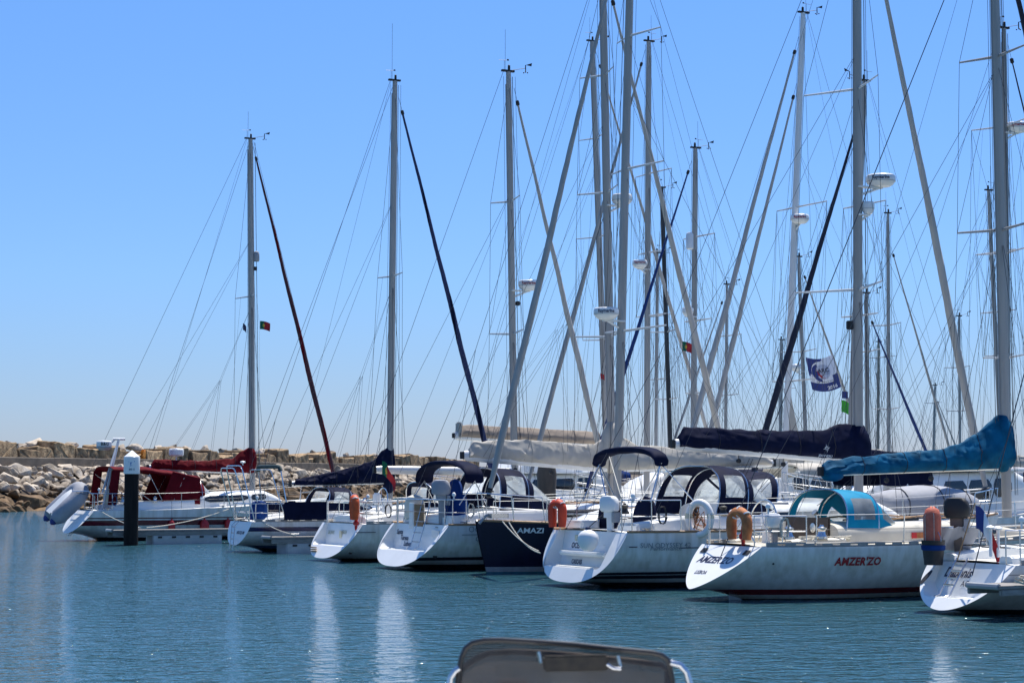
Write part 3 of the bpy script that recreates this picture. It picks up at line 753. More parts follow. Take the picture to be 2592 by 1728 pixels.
BW0, BWD, BWN = Vector((-36.9, 142.0, 0)), Vector((.235, .972, 0)), Vector((.972, -.235, 0))
def bw(s, off, z): return BW0 + BWD * s + BWN * off + Vector((0, 0, z))
def breakwater():
    prof = [(2.5, -1.5), (.6, -.35), (-1.6, .9), (-4.6, 2.7), (-5.3, 3.0), (-9.5, 3.0), (-16, -1)]
    MBr = MB().grid([[bw(s, o + .25 * noise.noise(Vector((s * .3, o, 0))), z + .3 * noise.noise(Vector((s * .4, o * .7, 5)))) for o, z in prof] for s in [-60 + 6 * i for i in range(120)]])
    tag(MBr.build('breakwater_bank', m_core), kind='structure')
    mb = MB()
    for i in range(70):
        s0, s1 = -50 + 10 * i, -40 + 10 * i - .04; j = .03 * ((i * 7) % 3)
        mb.loft([[bw(s, o, z + (j if z > 3.5 else 0)) for o, z in ((-5.5, 2.4), (-5.55, 4.02), (-5.62, 4.08), (-6.25, 4.08), (-6.3, 2.4))] for s in (s0, s1)])
    tag(mb.build('parapet_wall', m_conc, smooth=False), 'long grey concrete parapet wall along the rock breakwater', 'wall')
    rocks = [rock_mesh(i, d) for i, d in enumerate([(1.5, 1.2, 1.0), (1.2, 1.2, 1.0), (1.8, 1.3, 1.0), (1.1, .9, .8), (1.4, 1.1, 1.2), (1.6, 1.0, .9), (1.0, .9, 1.0), (1.9, 1.4, 1.1)])]
    rd = random.Random(3)
    def put(me, P, sc_, name, label, grp, mat, cat, tilt=.7, rz=None):
        me.materials.clear(); me.materials.append(mat)
        o = bpy.data.objects.new(name, me); COL.objects.link(o); o.location = P; o.scale = sc_
        o.rotation_euler = (rd.uniform(-tilt, tilt), rd.uniform(-tilt, tilt), rd.uniform(0, 6.28) if rz is None else rz)
        return tag(o, label, cat, grp)
    rows = [(.35, -.2), (-.55, .38), (-1.45, .95), (-2.4, 1.5), (-3.3, 2.05), (-4.25, 2.6), (-4.95, 3.0)]
    cnt = 0; rest = []
    s = -7.0
    while s < 118:
        for k, (o, z) in enumerate(rows):
            far = s > 33
            P = bw(s + rd.uniform(-.5, .5) + (.65 if k % 2 else 0), o + rd.uniform(-.3, .3), z + rd.uniform(-.1, .3)); sz = rd.choice((.55, .75, .85, .95, 1.05, 1.15, 1.35)) * (1.25 if k < 2 else 1)
            if far: rest.append((P, sz))
            else:
                lab = 'weed-stained brown boulder at the waterline of the breakwater' if k < 2 else 'pale angular limestone boulder on the breakwater slope below the wall'
                put(rocks[rd.randrange(8)], P, (sz, sz * rd.uniform(.8, 1.1), sz * rd.uniform(.8, 1.1)), 'boulder', lab, 'boulders of the breakwater slope', m_rock, 'boulder'); cnt += 1
        s += 1.32
    mb = MB()
    for P, sz in rest:
        me = rocks[rd.randrange(8)]; Rm = Matrix.Rotation(rd.uniform(0, 6.28), 3, 'Z') @ Matrix.Rotation(rd.uniform(-.7, .7), 3, 'X'); sz *= 1.1
        mb.add([P + Rm @ (v.co * sz) for v in me.vertices], [tuple(p.vertices) for p in me.polygons])
    tag(mb.build('distant_boulders', m_rock, angle=24), 'far run of pale breakwater boulders merging behind the yachts', 'boulders', kind='stuff')
    # quarry blocks standing behind the wall
    blocks = [rock_mesh(40 + i, d, 1) for i, d in enumerate([(3.4, 2.2, 1.6), (2.9, 2.1, 1.45), (4.0, 2.2, 1.7), (2.4, 2.0, 1.35), (3.2, 2.3, 1.8)])]
    s = -9.0; ang = math.atan2(BWD.y, BWD.x)
    while s < 160:
        me = blocks[rd.randrange(5)]; L_ = max(v.co.x for v in me.vertices) * 2 * .96
        put(me, bw(s + L_ / 2, -7.3 + rd.uniform(-.25, .25), 4.22 + rd.uniform(-.35, .3)), (1, rd.uniform(.85, 1.1), rd.uniform(.8, 1.3)), 'quarry_block', 'squared ochre quarry block in the row topping the breakwater wall', 'quarry blocks along the top of the breakwater', m_block, 'stone block', .05, ang + rd.uniform(-.06, .06))
        s += L_ + rd.uniform(.0, .12)
    for ss, zz, k, o in ((-1.0, 5.35, 1.05, -8.2), (4.5, 5.0, .95, -8.6), (7.5, 5.0, .9, -8.8), (10.6, 5.1, 1.0, -8.6), (12.6, 5.0, .8, -8.8), (17, 5.1, .8, -8.3), (20, 5.0, .8, -8.5), (25, 5.1, .9, -8.4), (33, 5.2, .8, -8.2), (39, 5.1, .9, -8.4), (47, 5.2, .8, -8.3), (74, 5.2, .9, -8.2), (82, 5.2, .8, -8.3), (115, 5.2, .9, -8.2), (128, 5.2, 1, -8.2), (58, 5.3, .9, -8.2), (64, 5.2, .8, -8.5), (91, 5.3, .9, -8), (97, 5.3, 1.0, -8.2), (103, 5.2, .9, -8), (2.2, 5.0, 1.2, -8.8), (9.0, 5.1, 1.3, -9.0), (14.5, 5.0, 1.2, -8.9), (22.5, 5.1, 1.3, -8.9), (29, 5.0, 1.25, -8.8), (36, 5.1, 1.2, -8.9), (43, 5.1, 1.3, -8.9), (51, 5.1, 1.3, -8.8), (55, 5.1, 1.2, -8.8), (69, 5.1, 1.3, -8.9)):
        put(rocks[rd.randrange(8)], bw(ss, o, zz), (k, k, k), 'boulder', 'loose boulder perched on top of the quarry block row', 'loose boulders on the breakwater top', m_rock, 'boulder')
    print('rocks', cnt)
    # orange sun painted on one block
    c = bw(0, 0, 0)
    s0 = 39.0; P = bw(s0, -6.12, 4.56); vs = [P]; N = 22
    for k in range(N):
        a = 2 * math.pi * k / N; rr = .52 if k % 2 == 0 else .24
        vs.append(P + BWD * rr * math.cos(a) * (1.15 if math.cos(a) > 0 else .9) + Vector((0, 0, rr * .95 * math.sin(a))))
    v2 = [v - BWN * .25 for v in vs]
    mb = MB().add(vs + v2, [(0, 1 + k, 1 + (k + 1) % N) for k in range(N)] + [(1 + k, N + 2 + k, N + 2 + (k + 1) % N, 1 + (k + 1) % N) for k in range(N)])
    tag(mb.build('painted_sun', M('orange_paint', (.62, .24, .03), .7), smooth=False), 'orange sun with spiky rays painted on a pale block', 'painted mark')
breakwater()

# ------------------------------------------------------------------ pile and pontoons
def pile():
    t = at(331, 1378, 73); o = empty('mooring_pile', (t.x, 73, 0), 0, 'thick black mooring pile with white pointed cap before the maroon yacht', 'mooring pile')
    MB().lathe([(.255, -2), (.262, 0), (.262, 3.02), (.25, 3.03)], n=28).build('shaft', M('black_pile_sleeve', (.016, .013, .012), .75, var=.4, ns=2, stretch=(3, 3, .5), spec=.15), o)
    cap = MB().lathe([(.29, 2.62), (.295, 2.64), (.295, 3.22), (.29, 3.25), (.02, 3.48), (.01, 3.485)], n=28).build('cap', m_white, o, angle=25)
    def mp(a, h): th = -math.pi / 2 + .18 + a / .30; return Vector((.2975 * math.cos(th), .2975 * math.sin(th), 2.72 + h))
    mb = MB()
    for a, wd_ in ((-.10, .035), (-.055, .03), (-.015, .03), (.045, .02), (.085, .02)): mb.add([mp(a, .03), mp(a + wd_, .03), mp(a + wd_, .105), mp(a, .105)], [(0, 1, 2, 3)])
    mb.build('worn_lettering', m_inks, cap)
    mb = MB()
    for pts in ([(-.12, .36), (.11, .38), (.11, .34), (.0, .33), (-.03, .22), (.06, .2), (-.1, .14), (-.04, .2), (-.06, .32), (-.12, .32)],):
        mb.add([mp(a, h) for a, h in pts], [(0, 1, 2, 3, 8, 9), (3, 4, 7, 8), (4, 5, 6, 7)])
    mb.build('emblem', m_inkb, cap)
pile()
m_wood = M('grey_pontoon_timber', (.23, .215, .20), .85, var=.25, ns=4, bump=.3, bs=12, stretch=(1, 6, 6))
m_float = M('concrete_float', (.42, .42, .42), .8, var=.15, ns=2, bump=.2)
def finger(P, Ln, label, wd=.85, phi=PHI, z=.55, floats=(1.3,), fl=3.2, bh=.15):
    o = empty('finger_pontoon', (P[0], P[1], 0), phi, label, 'pontoon', 'finger pontoons between the berths')
    mb = MB(); mb.box((Ln / 2, wd / 2, z - .03), (Ln, wd, .06)); mb.build('deck', m_wood, o, bevel=.01)
    mb = MB(); mb.box((Ln / 2 + .02, .04, z - .065 - bh / 2), (Ln - .04, .08, bh)); mb.box((Ln / 2 + .02, wd - .04, z - .065 - bh / 2), (Ln - .04, .08, bh)); mb.build('side_beam', m_wood, o, bevel=.012)
    mb = MB(); mb.tube([(.02, .05, z - .02), (.02, wd - .05, z - .02)], .055, 8); mb.build('end_fender', m_grey, o)
    for f in floats:
        fo = MB().box((f + fl / 2, wd / 2, .07), (fl, wd * 1.03, .56)).build('float', m_float, o, bevel=.03)
        mb = MB()
        for k in range(5): mb.box((f + fl * (k + .5) / 5, wd * -.015 - .006, .27), (.16, .012, .07))
        mb.build('lifting_slot', m_rub, fo)
    for cx in (.9, Ln * .55):
        mb = MB(); mb.tube([(cx - .17, wd * .25, z + .09), (cx + .17, wd * .25, z + .09)], [.012, .02][0], 6); mb.box((cx, wd * .25, z + .04), (.12, .05, .09)); mb.build('cleat', m_ss, o)
    return o
fp1 = at(284, 1342, 73.0)
finger((fp1.x, 73.0), 9, 'grey timber finger pontoon on pale floats alongside the maroon striped yacht', floats=(1.55, 6.3), fl=2.7)
fp2 = at(686, 1356, 64.6)
finger((fp2.x, 64.6), 9, 'grey finger pontoon with a square pale float before the dark blue striped yacht', floats=(.55,), fl=2.8, wd=.9)
fp3 = at(2531, 1478, 34.4)
finger((fp3.x, 34.4), 8, 'pontoon end with a knotted mooring rope at the right edge of the photo', wd=.9, z=.62, floats=(4.0,), bh=.11)
def walkway():
    A = Vector((-1.6, 77.4, 0)); D = Vector((.469, -.883, 0)); ang = math.atan2(D.y, D.x)
    o = empty('pontoon_walkway', A, ang, 'long timber pontoon walkway running behind the bows of the front yachts', 'walkway')
    MB().box((22, 0, .56), (44, 2.4, .08)).build('deck', m_wood, o, bevel=.01)
    for k in range(7):
        MB().box((2 + 6 * k, 0, .1), (3.6, 2.0, .7)).build('float', m_float, o, bevel=.03)
        mb = MB(); mb.box((4.7 + 6 * k, -.9, 1.0), (.26, .22, .8)); mb.box((4.7 + 6 * k, -.9, 1.44), (.32, .28, .1)); mb.build('service_post', m_white, o, bevel=.02)
walkway()

# ================================================================== front row of yachts
GRP = 'sailing yachts moored in the front row'
# ---- 1 maroon striped cruiser
b = Yacht('white yacht with maroon stripe, maroon canopy and a dinghy hung astern', -17.6, 78.2, 11.8, 3.7, 2.7, 1.2, 1.65, .75, .3, n0=2.3, group=GRP); b1 = b
b.hull(hull_mat('hull_maroon_stripe', [(0, (.015, .015, .018)), (.13, WHITE), (.60, (.13, .01, .022)), (.80, WHITE), (.86, (.10, .01, .02)), (.915, WHITE)]))
b.cabin(4.7, 8.9, 2.6, 1.9, .62, wins=[(5.3, 7.2), (7.35, 8.0)], wz=(.35, .78)); b.coaming(1.5, 4.8, inset=.5, h=.32)
b.mast((7.79, 0, 1.6), (7.56, 0, 16.58), .25, .15); b.masthead(1.1, 1); b.spreaders([10.0], 1.15, sweep=.25, rise=-.02)
b.shrouds(16.3); b.backstay((.4, .4, 1.3)); b.wire([b.mt0, (3.0, 1.2, 1.3)], 'backstay'); b.halyards((-.22, .18, .26, .32))
b.furl([m_sailm, m_maroon], b.mt0 + Vector((.12, 0, -.3)), (11.62, 0, 1.85), .085, turns=20); b.wire([b.mt0 + Vector((.15, 0, -.1)), (11.75, 0, 1.75)], 'halyard')
b.boom((3.35, 0, 2.9), (7.62, 0, 2.72)); b.cover([(0, .2), (.06, .34), (.5, .36), (.82, .5), (.93, .86), (1, 1.02)], m_maroon, w0=.22, w1=.36, seed=1, wr=.045, f1=1.045)
b.lazyjacks(9.6, (.12, .35, .6))
MB().ball((7.72, -.02, 3.2), .25, sq=(.9, 1, 2.1)).build('mast_wrap', m_maroon, b.root)
b.stanchions(2.4, 11.2, 6); b.pushpit(2.3); b.pulpit()
for x, y in ((1.9, -1.3), (3.2, -1.35)): b.winch(x, y, b.sheer(x)[1] + .3)
MB().lathe([(.10, 0), (.13, .04), (.13, .30), (.10, .40), (.02, .44)], b.mz(11.45) + Vector((.22, -.02, 0)), 12).build('radar_reflector', m_grey, b.root)
MB().box(b.mz(11.2) + Vector((.17, -.03, -.05)), (.12, .1, .16)).build('steaming_light', m_rub, b.root)
def canopy(b):
    rows = []
    for i in range(17):
        f = i / 16; x = 1.5 + 3.6 * f; zt = 2.93 - .05 * math.sin(f * 9) ** 2 * .6 - .62 * max(0, f - .40) ** 1.1; w = 1.25; row = []
        for j in range(25):
            a = math.pi * j / 24; c = math.cos(a); row.append(Vector((x + .05 * noise.noise(Vector((f * 4, j * .3, 1))), w * math.copysign(abs(c) ** .55, c), zt - .20 + .20 * math.sin(a) ** .7 + .02 * noise.noise(Vector((f * 5, j * .4, 7))))))
        rows.append(row)
    o = MB().grid(rows).build('canopy', m_maroon, b.root)
    for y in (-1.24, 1.24):
        MB().grid([[Vector((1.45 + .12 * k - .15 * h, y * (1 + .03 * h), 2.76 - 1.35 * h)) for k in range(4)] for h in (0, .25, .5, .75, 1)]).build('side_flap', m_maroon, o)
        MB().grid([[Vector((2.0 + .16 * k - .06 * h, y * (1 + .03 * h), 2.66 - 1.25 * h)) for k in range(3)] for h in (0, .25, .5, .75, 1)]).build('side_flap', m_maroon, o)
        N = 10
        MB().grid([[Vector((3.95 - .52 * h + (1.15 + .5 * h) * k / N, y * (1.0 + .07 * h) + .035 * noise.noise(Vector((h * 4, k * .7, y))), 2.72 - (.27 * k / N) - (1.30 - .27 * k / N) * h)) for k in range(N + 1)] for h in [q / 8 for q in range(9)]]).build('side_flap', m_maroon, o)
        for x in (1.5, 3.0, 4.5): MB().tube([(x, y * .98, 2.62), (3.0 + .2 * x, y * 1.06, 1.4)], .015, 6).build('canopy_frame', m_ss, o)
canopy(b)
b.hood(4.55, 6.1, 2.45, 1.1, m_maroon, zd=1.42, lean=.05, xm=5.2, side=False)
b.wire([(1.2, -.9, 1.9), (2.09, 0, 4.0)], 'radar_pole', .045, m_alu_l); MB().tube([(1.2, -.9, 1.25), (2.09, -.05, 4.0)], .045, 8).build('radar_pole', m_alu_l, b.root)
MB().tube([(1.85, 0, 4.02), (2.35, 0, 4.02)], .05, 8).build('pole_arm', m_white, b.root)
mb = MB(); P = Vector((1.5, 0, 3.62)); mb.lathe([(.02, -.05), (.2, -.04), (.29, .04), (.30, .06), (.30, .28), (.27, .32), (.02, .34)], P, 22)
ro = mb.build('radar_dome', m_white, b.root, angle=30); MB().lathe([(.2, -.045), (.302, .05), (.302, .11), (.29, .04)], P, 22).build('dome_base', m_grey, ro)
text('B&G', .17, lambda a, h: P + Vector((.305 * math.cos(-1.75 + a / .3), .305 * math.sin(-1.75 + a / .3), .14 + h)), m_rub, ro, bold=.03, align='CENTER')
MB().tube([P + Vector((.25, 0, .2)), (1.95, 0, 4.0)], .03, 6).build('radar_bracket', m_alu_l, ro)
mb = MB(); P = Vector((4.6, .3, 3.35)); mb.lathe([(.02, 0), (.26, .01), (.3, .06), (.3, .26), (.26, .31), (.02, .33)], P, 20); mb.tube([P, P - Vector((0, 0, .8))], .03, 6); mb.build('satellite_dome', m_white, b.root, angle=30)
horseshoe(b, (1.56, -.35, 1.72), 'ivory horseshoe lifebuoy on the stern rail beside the hung dinghy', m_ivory, h=.62, wd=.62, th=.17)
def dinghy(b):
    o = b.th('inflatable_dinghy', (.05, .15, 1.42), 'grey inflatable dinghy with white hull hoisted on edge at the maroon yacht stern', 'dinghy')
    o.rotation_euler = (0, 0, 0); ax = Vector((.66, .30, .69)).normalized(); nn = Vector((-.50, -.50, .75)); nn = (nn - ax * nn.dot(ax)).normalized(); wd = ax.cross(nn)
    T = lambda a, c, h: ax * a + wd * c + nn * h
    P = [T(-.84, -.36, 0), T(-.6, -.36, 0), T(.2, -.36, 0)] + [T(.35 + .42 * math.sin(t), -.36 * math.cos(t), .05 * math.sin(t)) for t in [math.pi * k / 12 for k in range(13)]] + [T(.2, .36, 0), T(-.6, .36, 0), T(-.84, .36, 0)]
    rr = [.18, .33] + [.335] * (len(P) - 4) + [.33, .18]
    MB().tube(P, rr, 14).build('tube', m_greycv, o)
    for i in (0, len(P) - 1):
        d = (P[i] - (P[1] if i == 0 else P[-2])).normalized(); MB().tube([P[i] - d * .02, P[i] + d * .1, P[i] + d * .17], [.16, .12, .03], 12).build('cone_end', m_fblue, o)
    rows = []
    for i in range(9):
        a = -.75 + 1.4 * i / 8; k = 1 - max(0, (i - 5) / 3) ** 2 * .75; rows.append([T(a, .38 * c * k, .24 + .16 * (1 - abs(c)) * k) for c in (-1, -.6, -.2, 0, .2, .6, 1)])
    MB().grid(rows).build('rigid_hull', m_gel, o)
    mb = MB(); mb.tube([p + nn * .1 + (p - T(0, 0, 0)).normalized() * .2 for p in P[1:-1]], .014, 5); mb.build('grab_line', m_roped, o)
    MB().box(T(-.7, 0, -.0), (.05, .8, .36)).build('transom_board', m_grey, o)
    for y in (-.5, .9): rope([b.wld((.25, y, 1.9)), b.wld((1.0, y, 1.75))], 'thin davit fall holding the grey dinghy %s' % ('nearer the camera' if y < 0 else 'on the far side'), m_roped, .008, name='davit_fall')
    for y in (-.5, .9): MB().tube([(1.0, y, 1.2), (1.0, y, 1.75), (.75, y, 1.95), (.1, y, 1.95)], .025, 7).build('davit', m_ss, b.root)
dinghy(b)
mb = MB()
for y in (-.55, -.3): mb.tube([(.65, y, 1.05), (.1, y, .3), (.02, y, .2)], .016, 6)
for k in range(4): f = k / 4; mb.tube([(.6 - .55 * f, -.55, 1.0 - .78 * f), (.6 - .55 * f, -.3, 1.0 - .78 * f)], .014, 6)
mb.build('boarding_ladder', m_ss, b.root)
for x, lab in ((3.75, 'slim red fender hanging at the maroon yacht quarter'), (5.1, 'round red fender amidships on the maroon striped yacht'), (6.1, 'red fender nearest the blue striped yacht')):
    hb, zs = b.sheer(x); k = 1.35 if 'round' in lab else 1
    o = b.th('fender', (x, -(b.hy(x, .55) + .15), .5), lab, 'fender', 'red fenders on the maroon striped yacht')
    MB().lathe([(.02, -.32), (.09 * k, -.27), (.135 * k, -.16), (.135 * k, .16), (.09 * k, .27), (.035, .32), (.035, .36)], n=14).build('fender_body', m_red, o)
    MB().tube([(0, 0, .34), (0, .06, zs - .5 + .5)], .006, 4).build('lanyard', m_roped, o)
W1 = b.wld((1.0, -1.25, 1.2)); rope([W1, (fp1.x + 1.0, 73.3, .62)], 'white mooring line from the maroon yacht stern to the pontoon end', sag=.08)
rope([b.wld((6.2, -1.75, 1.25)), (fp1.x + 1.2, 73.3, .64)], 'long white spring line from the maroon yacht side to the pontoon', sag=.12)

# ---- 2 blue striped yacht
b = Yacht('white yacht with dark blue stripe, navy boom cover and steel stern arch', -9.35, 66.5, 10.3, 3.4, 2.05, 1.02, 1.35, .28, .22, n0=2.1, group=GRP); b2 = b
b.hull(hull_mat('hull_blue_stripe', [(0, (.015, .018, .02)), (.12, (.02, .10, .22)), (.22, WHITE), (.70, (.012, .018, .085)), (.845, WHITE)]), rail='slot')
b.cabin(4.3, 8.2, 2.0, 1.4, .42, wins=[(4.9, 6.4)]); b.coaming(.9, 4.3, inset=.4, h=.26)
b.mast((5.75, 0, 1.4), (5.89, 0, 16.51), .24, .14); b.masthead(2.0, 0); b.spreaders([9.55], 1.05, sweep=.1, rise=.03, mat=m_alu_l); b.shrouds(16.2)
b.backstay(split=.22); b.wire([b.mt0, (.3, 1.0, 1.1)], 'backstay'); b.halyards((.16, .22, .3, -.2))
b.furl([m_sailb, m_navy, m_sailw], b.mt0 + Vector((.15, 0, -.6)), (10.12, 0, 1.5), .085, turns=22, strip=.2)
b.boom((2.07, 0, 2.27), (5.7, 0, 2.36), r=(.06, .10)); b.cover([(0, .1), (.05, .16), (.47, .42), (.84, .72), (.93, 1.08), (1, 1.2)], m_navy, w0=.14, w1=.34, seed=2, wr=.05, f1=1.05)
MB().ball((5.72, 0, 2.3), .24, sq=(.95, 1, 1.6)).build('mast_wrap', m_navy, b.root)
text('ARLEQUIN', .115, lambda a, h: Vector((2.62 + a, -.064, 2.235 + h)), m_inkn, b.root, bold=.02)
MB().box((2.3, -.061, 2.275), (.42, .006, .035)).build('stripe', m_inkn, b.root); MB().box((4.4, -.061, 2.32), (1.7, .006, .035), ry=-.025).build('stripe', m_inkn, b.root)
b.lazyjacks(9.2, (.15, .4, .65)); b.stanchions(1.2, 9.8, 5, h=.6); b.pulpit(); b.pushpit(1.4, h=.6)
b.hood(3.2, 4.9, 2.1, .84, m_navy, zd=1.32, lean=-.3)
MB().grid([[Vector((1.25 + 1.5 * i / 14, -1.44 - .1 * i / 14 + .02 * noise.noise(Vector((i * .5, j, 0))), 1.08 + .60 * j / 6)) for i in range(15)] for j in range(7)]).build('weather_cloth', m_navy, b.root)
MB().grid([[Vector((1.3 + 1.5 * i / 14, 1.42 + .02 * noise.noise(Vector((i * .5, j, 0))), 1.08 + .60 * j / 6)) for i in range(15)] for j in range(7)]).build('weather_cloth', m_navy, b.root)
rings = [[Vector((.95 + dx * k + .03 * noise.noise(Vector((z * 4, dx * 9, dy))), .1 + dy * k, z)) for dx, dy in [(.32 * math.cos(a), .28 * math.sin(a)) for a in [2 * math.pi * i / 14 for i in range(14)]]] for z, k in ((1.0, 1.0), (1.25, .95), (1.5, .85), (1.66, .75), (1.7, .3))]
MB().loft(rings).build('cockpit_cover', m_blue, b.root)
def arch(b, xt, zt, xb_, yb, yt, r=.022, name='stern_arch', mat=None, pad=None):
    mb = MB(); z0 = b.sheer(xb_)[1]
    P = [(xb_, -yb, z0), (xt + .03, -yt, zt - .14), (xt, -yt + .06, zt - .03), (xt - .01, -yt + .2, zt), (xt - .01, yt - .2, zt), (xt, yt - .06, zt - .03), (xt + .03, yt, zt - .14), (xb_, yb, z0)]
    mb.tube(P, r, 8); o = mb.build(name, mat or m_ss, b.root)
    if pad: MB().tube(P[1:-1], .07, 10).build('padding', pad, o)
    return o
a_ = arch(b, .0, 2.88, .45, .85, .75); a_ = arch(b, -.22, 2.8, .3, .7, .7)
for y in (-.75, .75): MB().tube([(.0, y, 2.6), (-.2, y, 2.55)], .016, 6).build('arch_brace', m_ss, b.root)
MB().tube([(.1, -.6, 2.9), (.1, -.6, 2.98)], .02, 6).ball((.1, -.6, 3.0), .07, sq=(1.3, 1.3, .6)).build('gps_antenna', m_white, b.root)
arch(b, 1.25, 2.85, 1.55, 1.2, 1.05, pad=m_green)
arch(b, .95, 2.75, 1.45, 1.15, 1.02, r=.016)
mb = MB()
for y in (-.35, -.05): mb.tube([(.1, y, 1.05), (-.06, y, .9), (-.14, y, .1)], .016, 6)
for k in range(4): mb.tube([(-.06 - .02 * k, -.35, .85 - .2 * k), (-.06 - .02 * k, -.05, .85 - .2 * k)], .02, 6)
mb.build('boarding_ladder', m_ss, b.root)
q = b.px(597, 1350, .12); text('ARLEQUIM', .15, b.ontransom(q.y, q.z), m_inkn, b.hullo, bold=.018, sx=1.0)
rope([b.wld((.6, -1.0, 1.05)), (fp2.x + .75, 64.8, .62)], 'white mooring line from the blue striped yacht quarter to the pontoon', sag=.06)

# ---- 3 white yacht with scooped stern and bare silver boom
b = Yacht('white scoop stern yacht with bare silver boom and orange horseshoe buoy', -5.72, 59.1, 10.4, 3.45, 3.05, 1.12, 1.42, .72, .1, n0=2.5, group=GRP); b3 = b
b.hull(hull_mat('hull_plain_white', [(0, (.015, .018, .02)), (.10, WHITE)]), scoop=dict(kx=.86, zp=.47, xb=(.68, .80), off=0), rail='slot')
b.cabin(3.6, 7.6, 2.2, 1.5, .44, wins=[(4.2, 5.8)]); b.coaming(.95, 3.7, inset=.5, h=.34, wd=.4)
MB().box((1.05, 0, 1.22), (.3, 2.0, .26)).build('helm_seat', m_gel, b.root, bevel=.04)
b.mast((6.6, 0, 1.5), (6.35, 0, 15.35), .225, .14); b.masthead(1.3, 1); b.spreaders([7.0, 11.2], 1.15, sweep=.2, rise=.06); b.shrouds(15.0)
b.backstay(split=.3); b.halyards((.16, .24, .32, -.22)); b.furl([m_sailw], b.mt0 + Vector((.2, 0, -.5)), (10.15, 0, 1.6), .08)
b.boom((1.8, 0, 2.72), (6.5, 0, 2.66), r=(.075, .125), mat=m_alu_l)
mb = MB(); mb.tube([b.mz(8.45) + Vector((0, 0, 0)), b.mz(8.45) + Vector((.75, 0, .02))], .03, 6)
b.radar(b.mz(8.4) + Vector((.55, -.1, 0)), .33, 'Raymarine', m_inkr)
MB().lathe([(.04, 0), (.08, .02), (.09, .1), (.06, .14)], b.mz(7.9) + Vector((.2, 0, 0)), 8).build('mast_lamp', m_rub, b.root)
b.stanchions(2.1, 9.8, 5); b.pushpit(1.8, gap=1); b.pulpit(); b.wheel(2.1, .2, 1.75, .42)
b.hood(3.2, 5.0, 2.2, .85, m_navy, zd=1.5, lean=.25)
text('SALIWAY', .16, b.onwall(830, 1350), m_inkg, b.hullo, sx=.72, bold=.012); text('LISBOA', .16, b.onwall(864, 1350), m_inkg, b.hullo, sx=.72, bold=.012)
mb = MB(); mb.box((b.wall(.78) - .01, .14, .78), (.03, .2, .24)); mb.build('shower_hatch', m_ivory, b.root, bevel=.02)
mb = MB()
for k in range(3): mb.box((.1 + .0 * k, .75, .28 + .055 * k), (.05, .42, .035))
mb.build('swim_step', m_teak, b.root, bevel=.008)
horseshoe(b, (.62, -1.12, 1.62), 'bright orange horseshoe lifebuoy on the stern rail beside the blue cockpit hood', m_org, h=.74, wd=.56, th=.19, rz=R(-14), light=(.04, -.08, -.42))
b.outlet(887, 1398)
b.hulldash(901, 951, 1347, m_inkn)
flag(b, (1.95, -.15, 2.98), (.44, .40), 'green and red national flag hanging at the tip of the silver boom', PT, droop=1.3, rz=R(-30), wave=.09)
rope([b.wld((2.4, -1.55, 1.12)), b.wld((3.3, -2.6, .7))], 'blue mooring rope slanting off the scoop stern yacht side', m_ropeb, .022, name='mooring_line')
rope([b.wld((2.5, -1.55, 1.12)), b.wld((4.2, -2.6, .75))], 'thin red mooring rope beside the blue one', m_red, .01)

# ---- 4 Santa Teresa
b = Yacht('white yacht lettered Santa Teresa with folded navy bimini and cream boom cover', -3.29, 53.8, 11.6, 3.9, 3.6, 1.22, 1.52, .87, .1, n0=2.5, group=GRP); b4 = b
b.hull(hull_mat('hull_white_navy_boot', [(0, (.012, .014, .02)), (.16, WHITE), (.275, (.012, .014, .03)), (.36, WHITE)]), scoop=dict(kx=.90, zp=.52, xb=(.80, .95), off=.04), rail=m_teak)
b.cabin(4.0, 8.3, 2.5, 1.7, .5, wins=[(4.6, 6.2), (6.4, 7.4)]); b.coaming(1.1, 4.1, inset=.5, h=.38, wd=.42)
MB().box((1.25, -.75, 1.32), (.36, 1.7, .3)).build('helm_seat', m_gel, b.root, bevel=.05)
MB().box((1.25, 1.2, 1.32), (.36, .7, .3)).build('helm_seat', m_gel, b.root, bevel=.05)
b.mast((7.01, 0, 1.6), (6.73, 0, 17.3), .25, .16); b.masthead(1.2, 1); b.spreaders([6.55, 10.75, 14.2], 1.35, sweep=.28, rise=.05); b.shrouds(17.0)
b.backstay(split=.3); b.halyards((.2, .28, .36, -.24)); b.furl([m_sailw, m_crmcv], b.mt0 + Vector((.2, 0, -.4)), (11.3, 0, 1.75), .078, turns=14)
b.boom((2.2, 0, 3.1), (6.85, 0, 2.78), r=(.085, .15), mat=m_mastw); b.cover([(0, .2), (.08, .44), (.3, .56), (.6, .60), (.9, .62), (.96, .8), (1, .95)], m_crmcv, w0=.2, w1=.32, seed=4, wr=.045, f1=1.05, f0=.03, trim=m_crmcv)
MB().ball((6.95, 0, 3.35), .30, sq=(1.0, .9, 2.6)).build('mast_wrap', m_crmcv, b.root); b.lazyjacks(10.3, (.12, .4, .7))
b.radar(b.mz(10.4) + Vector((.45, -.1, 0)), .3); b.stanchions(2.2, 11, 6, h=.62); b.pushpit(2.0, h=.68); b.pulpit()
arc = [(1.58 * math.copysign(abs(math.cos(a)) ** .75, math.cos(a)), 2.40 + .49 * math.sin(a) ** .8) for a in [math.pi * k / 24 for k in range(25)]]
b.bimini((1.75, arc), .55, .14, m_navy, [(1.3, 1.55, 1.75), (2.1, 1.6, 1.75)])
b.hood(2.75, 4.7, 2.75, 1.15, m_navy, zd=1.6, lean=-.15, xm=3.6, zf=1.75); MB().ball((3.0, -1.0, 2.46), .07, sq=(3.5, 1, 1)).build('rolled_flap', m_crmcv, b.root)
b.wheel(1.9, 0, 1.95, .5, cover=m_blue)
